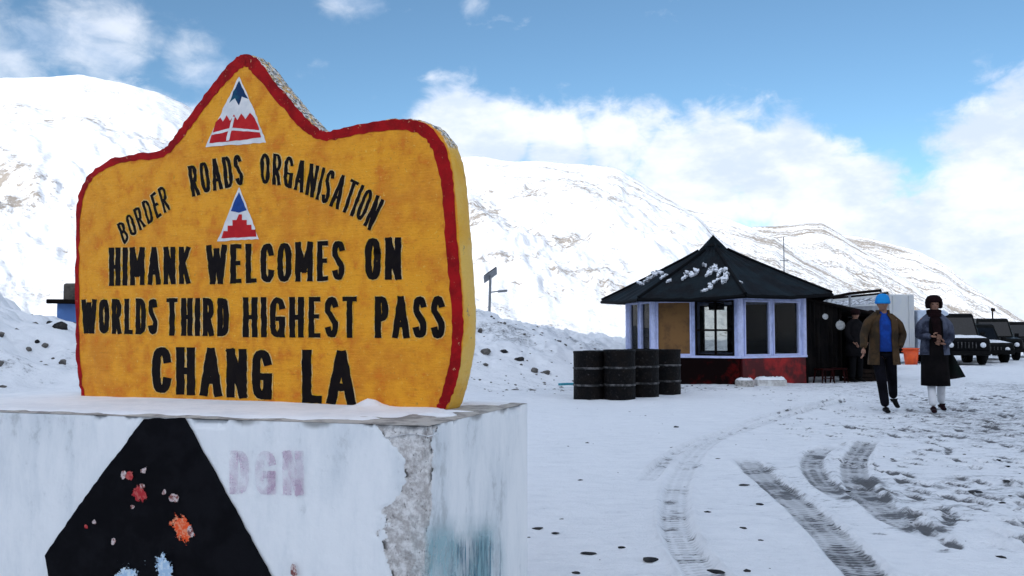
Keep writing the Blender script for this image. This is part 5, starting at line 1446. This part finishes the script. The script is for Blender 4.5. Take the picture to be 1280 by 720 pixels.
def person(label, loc, rz, P, group=None):
    """P: pose and clothes. local -y is the way the person faces."""
    o = thing('person', label, 'person', loc, rz, group); k = P.get('s', 1.0)
    J = P['joints']; V = lambda n: Vector(J[n])*k
    # body: one surface
    sk = {'pel': (V('pel'), (.13*k, .10*k)), 'bel': (V('pel')+Vector((0, 0, .14*k)), (.12*k, .09*k)), 'che': (V('che'), (.145*k, .10*k)), 'nec': (V('nec'), .062*k), 'hea': (V('hea')-Vector((0, 0, .03*k)), .055*k)}
    E = [('pel', 'bel'), ('bel', 'che'), ('che', 'nec'), ('nec', 'hea')]
    for sd_ in 'LR':
        sk['sh'+sd_] = (V('sh'+sd_), .058*k); sk['el'+sd_] = (V('el'+sd_), .040*k); sk['wr'+sd_] = (V('wr'+sd_), .026*k)
        sk['hi'+sd_] = (V('hi'+sd_), .085*k); sk['kn'+sd_] = (V('kn'+sd_), .055*k); sk['an'+sd_] = (V('an'+sd_), .036*k)
        E += [('che', 'sh'+sd_), ('sh'+sd_, 'el'+sd_), ('el'+sd_, 'wr'+sd_), ('pel', 'hi'+sd_), ('hi'+sd_, 'kn'+sd_), ('kn'+sd_, 'an'+sd_)]
    v, f = skin_geo({a: (tuple(b), r_) for a, (b, r_) in sk.items()}, E, 'pel'); mb = MB().add(v, f)
    hd, hm = head_geo(V('hea')+Vector((0, 0, .01)), P.get('turn', 0), 1.0*k, P.get('tilt', 0)); mb.add(hd.v, hd.f)
    for sd_ in 'LR':
        if P.get('hand'+sd_): hgeo = hand_geo(V('wr'+sd_), P['hand'+sd_][0], P['hand'+sd_][1], P['hand'+sd_][2] if len(P['hand'+sd_]) > 2 else .35, k*1.05); mb.add(hgeo.v, hgeo.f)
    body_ = obj('body', mb, M['skin'], o, smooth=True, local=True)
    for sg_ in (-1, 1):
        e = MB().lathe([(0, .009), (.006, .007), (.009, 0), (.006, -.007), (0, -.009)], (0, 0, 0), 8)
        obj('eye', ([hm @ (Vector((sg_*.030+a, -.083+b, .008+c_))*k) for a, b, c_ in e.v], e.f), M['eye'], body_, smooth=True, local=True)
    # trousers
    tm = P['trousers']; tr_ = P.get('leg_r', (.098, .074, .060))
    sk2 = {'pel': (V('pel'), P.get('pel_r', (.130*k, .100*k)))}; E2 = []
    for sd_ in 'LR':
        sk2['hi'+sd_] = (V('hi'+sd_)-Vector((0, 0, .03)), tr_[0]*k); sk2['kn'+sd_] = (V('kn'+sd_), tr_[1]*k); sk2['an'+sd_] = (V('an'+sd_), tr_[2]*k)
        sk2['ca'+sd_] = ((V('kn'+sd_)*.55+V('an'+sd_)*.45), (tr_[1]*.55+tr_[2]*.45)*k)
        E2 += [('pel', 'hi'+sd_), ('hi'+sd_, 'kn'+sd_), ('kn'+sd_, 'ca'+sd_), ('ca'+sd_, 'an'+sd_)]
    v, f = skin_geo({a: (tuple(b), r_) for a, (b, r_) in sk2.items()}, E2, 'pel'); obj('trousers', (v, f), tm, o, smooth=True, local=True)
    # shoes
    for sd_ in 'LR':
        an = V('an'+sd_); toe = Vector(P['toe'+sd_])*k; hl_ = an+(an-toe)*.28; hl_.z = min(an.z-.045*k, hl_.z)
        ctr = {'a': (tuple(an), .045*k), 'h': (tuple(Vector((hl_.x, hl_.y, an.z-.05*k))), .040*k), 'm': (tuple((an+toe)/2-Vector((0, 0, .02*k))), (.044*k, .034*k)), 't': (tuple(toe), (.040*k, .024*k))}
        v, f = skin_geo(ctr, [('a', 'h'), ('a', 'm'), ('m', 't')], 'a'); obj('shoe', (v, f), P['shoe'], o, smooth=True, local=True)
    return o, V, k, hm
def sleeves(V, k, r0=.078, r1=.062, r2=.046, off=Vector((0, 0, 0))):
    mb = MB()
    for sd_ in 'LR':
        sh_ = V('sh'+sd_); el = V('el'+sd_); wr = V('wr'+sd_); inn = sh_+Vector((-math.copysign(.09*k, sh_.x), 0, .02*k))
        v, f = skin_geo({'i': (tuple(inn), .07*k), 's': (tuple(sh_), r0*k), 'u': (tuple((sh_+el)/2), (r0+r1)/2*k), 'e': (tuple(el), r1*k), 'f': (tuple((el+wr)/2), (r1*.45+r2*.55)*k), 'w': (tuple(wr), r2*k)},
                        [('i', 's'), ('s', 'u'), ('u', 'e'), ('e', 'f'), ('f', 'w')], 's'); mb.add(v, f)
    return mb
# --- man in a blue cap, walking towards the camera
g = onz(1106, 514)
J1 = dict(pel=(0,0,.95), che=(.015,-.01,1.30), nec=(0.01,-.0,1.49), hea=(-.01,-.04,1.635), shL=(-.185,-.02,1.445), shR=(.19,.02,1.42), elL=(-.29,-.04,1.18), elR=(.31,.09,1.17),
          wrL=(-.34,-.20,.97), wrR=(.22,-.05,.98), hiL=(-.095,0,.90), hiR=(.095,0,.90), knL=(-.075,-.14,.49), knR=(.12,.02,.50), anL=(-.03,-.16,.085), anR=(.22,.34,.20))
M['navy_trouser'] = cloth('dark_navy_trousers', (0.014, 0.014, 0.022), (0.006, 0.006, 0.009))
M['black_shoe'] = paint('black_shoe', (0.010, 0.010, 0.011), .5, (0.02, 0.018, 0.016), 9, .2, 40)
M['olive_jacket'] = cloth('brown_olive_jacket', (0.064, 0.036, 0.016), (0.030, 0.020, 0.011))
M['blue_shirt'] = cloth('bright_blue_sweater', (0.007, 0.050, 0.28), (0.006, 0.030, 0.17))
M['blue_cap'] = cloth('sky_blue_cap', (0.012, 0.22, 0.56), (0.010, 0.15, 0.44))
p1, V, k, hm = person('man walking forward in a bright blue cap, blue sweater and open brown jacket', (g.x, g.y, tz(g.x, g.y)+.0), R(-8),
    dict(joints=J1, trousers=M['navy_trouser'], shoe=M['black_shoe'], toeL=(-.04,-.35,.035), toeR=(.26,.22,.05), handL=((-.1,-.25,-1),(0,-1,0)), turn=.05, leg_r=(.10,.078,.066)))
obj('sweater', loft([(0,0,.92,.172,.142),(0,0,.99,.170,.140),(0,-.01,1.10,.155,.122),(0,-.01,1.25,.172,.132),(0,-.005,1.38,.165,.115),(0,0,1.45,.10,.085),(0,0,1.50,.068,.062),(0,0,1.53,.064,.060)], fold=.012), M['blue_shirt'], p1, smooth=True, local=True)
jk = loft([(0,.0,.72,.235,.165),(0,0,.80,.228,.165),(0,0,.95,.212,.158),(0,0,1.10,.200,.152),(0,0,1.25,.208,.158),(0,0,1.38,.200,.142),(0,.0,1.45,.145,.110),(0,.0,1.49,.095,.085)], 30, -68, 248, .018, fold=.035)
sv2 = sleeves(V, k, .082, .066, .052); jk.add(sv2.v, sv2.f)
jo = obj('jacket', jk, M['olive_jacket'], p1, smooth=True, local=True)
obj('collar', loft([(0,0,1.455,.125,.10),(0,.005,1.50,.105,.095),(0,.01,1.55,.098,.092)], 22, -50, 230, .016), M['olive_jacket'], jo, smooth=True, local=True)
cp = MB().lathe([(.101, -.005), (.107, .01), (.106, .045), (.100, .075), (.082, .112), (.050, .135), (0, .143)], (0, 0, .0), 24, 1.0, 1.08)
cp.v = [tuple(hm @ (Vector((a*.98, b, c_+.012))*k)) for a, b, c_ in cp.v]
cap = obj('cap', cp, M['blue_cap'], p1, smooth=True, local=True)
bd = MB().lathe([(.103, -.02), (.114, -.012), (.116, .012), (.109, .030)], (0, 0, 0), 24, .98, 1.08); bd.v = [tuple(hm @ (Vector((a*.98, b, c_+.018))*k)) for a, b, c_ in bd.v]
obj('cap_band', bd, M['blue_cap'], cap, smooth=True, local=True)
# --- figure in grey jacket and long black dress
g = onz(1170, 515)
J2 = dict(pel=(0,0,.94), che=(0,0,1.28), nec=(0,0,1.46), hea=(0,-.03,1.60), shL=(-.165,0,1.40), shR=(.175,0,1.40), elL=(-.225,-.03,1.13), elR=(.235,.0,1.12),
          wrL=(-.09,-.20,1.14), wrR=(.12,-.16,1.02), hiL=(-.09,0,.88), hiR=(.09,0,.88), knL=(-.07,-.05,.48), knR=(.09,.03,.47), anL=(-.07,-.17,.09), anR=(.11,.18,.12))
M['white_legging'] = cloth('white_leggings', (0.62, 0.62, 0.64), (0.5, 0.5, 0.52))
M['maroon_shoe'] = paint('dark_maroon_shoe', (0.035, 0.010, 0.016), .5, (0.02, 0.01, 0.01), 9, .2, 40)
M['grey_jacket'] = cloth('blue_grey_jacket', (0.07, 0.08, 0.115), (0.016, 0.019, 0.034), 30, .9)
M['black_dress'] = cloth('black_dress', (0.009, 0.008, 0.009), (0.016, 0.013, 0.014))
M['dark_scarf'] = cloth('dark_maroon_wool', (0.030, 0.012, 0.014), (0.014, 0.007, 0.008), 110, 1.0)
p2, V, k, hm = person('walker in a dark woolly hat, grey jacket, long black dress and white leggings', (g.x, g.y, tz(g.x, g.y)), R(-14),
    dict(joints=J2, trousers=M['white_legging'], shoe=M['maroon_shoe'], toeL=(-.09,-.36,.035), toeR=(.13,.04,.035), handL=((.9,-.2,-.1),(0,-.3,1),.5), handR=((-.9,-.3,.2),(0,-.3,1),.5), leg_r=(.075,.066,.058), tilt=.02, pel_r=(.10,.09)))
obj('dress', loft([(.0,-.02,.40,.200,.195),(.0,-.015,.52,.196,.185),(0,0,.70,.187,.162),(0,0,.88,.182,.148),(0,0,1.02,.160,.130),(0,-.005,1.15,.158,.128),(0,-.005,1.28,.162,.128),(0,0,1.40,.13,.10),(0,0,1.46,.085,.075)], 36, fold=.035, nf=8), M['black_dress'], p2, smooth=True, local=True)
jk = loft([(0,0,.86,.205,.160),(0,0,.95,.200,.158),(0,0,1.08,.188,.148),(0,0,1.25,.195,.150),(0,0,1.36,.185,.135),(0,0,1.43,.13,.105)], 28, -62, 242, .018, fold=.03, nf=9)
sv2 = sleeves(V, k, .080, .066, .050); jk.add(sv2.v, sv2.f)
obj('jacket', jk, M['grey_jacket'], p2, smooth=True, local=True)
sc_ = MB(); 
for q_ in range(3):
    sc_.lathe([(.07, -.035), (.092, -.02), (.097, .0), (.090, .025), (.066, .035)], (0, -.012, 1.435+q_*.038), 22, 1.1, 1.05, wob=.03)
sf2 = obj('scarf', sc_, M['dark_scarf'], p2, smooth=True, local=True)
obj('scarf_tail', loft([(.0,-.175,1.06,.055,.018),(.01,-.170,1.2,.055,.018),(.0,-.155,1.33,.06,.022),(0,-.12,1.42,.06,.03)], 14, fold=.06), M['dark_scarf'], sf2, smooth=True, local=True)
hk = MB()
for jj in range(9):
    th = math.pi*jj/8
for (r_, zz) in [(0,0)]: pass
hat = MB().lathe([(.098, -.055), (.112, -.035), (.118, .0), (.117, .04), (.108, .085), (.080, .128), (.045, .146), (0, .150)], (0, 0, 0), 30, 1.02, 1.05, R(-90+38), R(270-38), wob=.05)
hat.v = [tuple(hm @ (Vector((a*1.0, b+.004, c_))*k)) for a, b, c_ in hat.v]
ho = obj('woolly_hat', hat, M['dark_scarf'], p2, smooth=True, local=True)
ht = MB().lathe([(.104, .040), (.116, .052), (.112, .085), (.085, .130), (.045, .150), (0, .154)], (0, 0, 0), 30, 1.0, 1.06, wob=.04)
ht.v = [tuple(hm @ (Vector((a, b, c_))*k)) for a, b, c_ in ht.v]; obj('hat_crown', ht, M['dark_scarf'], ho, smooth=True, local=True)
# shawl end swinging at the side
vs = []; fs = []
for j in range(9):
    for i in range(7):
        u, v_ = i/6, j/8
        vs.append((.16+.05*v_+u*(.06+.17*v_), .05+.03*math.sin(u*5+v_*3), .95-.46*v_+.04*u*v_))
for j in range(8):
    for i in range(6): a = j*7+i; fs.append((a, a+7, a+8, a+1))
n0 = len(vs); vs += [(x, y+.014, z) for x, y, z in vs]; fs += [tuple(x+n0 for x in f[::-1]) for f in fs]
M['green_black'] = cloth('dark_green_shawl', (0.012, 0.022, 0.018), (0.02, 0.02, 0.02))
obj('shawl', (vs, fs), M['green_black'], p2, smooth=True, local=True)
# --- two dark-clad people standing at the shelter
JS = dict(pel=(0,0,.95), che=(0,0,1.30), nec=(0,0,1.48), hea=(0,-.02,1.625), shL=(-.185,0,1.42), shR=(.185,0,1.42), elL=(-.27,.0,1.14), elR=(.27,.0,1.14),
          wrL=(-.20,-.14,.95), wrR=(.20,-.14,.95), hiL=(-.095,0,.90), hiR=(.095,0,.90), knL=(-.11,-.02,.49), knR=(.11,-.02,.49), anL=(-.12,0,.085), anR=(.12,0,.085))
M['black_coat'] = cloth('black_padded_coat', (0.010, 0.010, 0.012), (0.018, 0.016, 0.018), 26, .8)
M['dark_trouser'] = cloth('dark_trousers', (0.012, 0.012, 0.014))
M['olive_coat'] = cloth('dark_olive_coat', (0.020, 0.020, 0.014), (0.012, 0.012, 0.010), 26, .8)
def dark_person(label, loc, rz, coatm, s_):
    o, V, k, hm = person(label, loc, rz, dict(joints=JS, trousers=M['dark_trouser'], shoe=M['black_shoe'], toeL=(-.14,-.18,.035), toeR=(.14,-.18,.035), handL=((.4,-.5,-.5),(0,-1,0.3)), handR=((-.4,-.5,-.5),(0,-1,.3)), s=s_, leg_r=(.105,.085,.072)))
    ck = loft([tuple(a*s_ for a in r_) for r_ in [(0,0,.62,.245,.18),(0,0,.80,.240,.18),(0,0,.98,.225,.17),(0,0,1.15,.22,.168),(0,0,1.30,.222,.165),(0,0,1.40,.195,.14),(0,0,1.47,.12,.10),(0,0,1.52,.09,.085)]], 30, fold=.02)
    sv2 = sleeves(V, k, .090, .074, .058); ck.add(sv2.v, sv2.f)
    obj('coat', ck, coatm, o, smooth=True, local=True)
    hh = MB().lathe([(.096, -.03), (.106, -.015), (.108, .03), (.098, .075), (.07, .115), (.03, .132), (0, .135)], (0, 0, 0), 22, 1, 1.08)
    hh.v = [tuple(hm @ (Vector((a, b, c_+.01))*k)) for a, b, c_ in hh.v]; obj('woolly_hat', hh, M['dark_scarf'], o, smooth=True, local=True)
    return o
g = onz(1070, 477.5)
dark_person('person in a long black padded coat standing in front of the shelter', (g.x, g.y, tz(g.x, g.y)), R(25), M['black_coat'], 1.0)
g = onz(1091, 471)
dark_person('dark clad person half hidden behind the man in the blue cap', (g.x, g.y, tz(g.x, g.y)), R(-60), M['olive_coat'], 1.0)
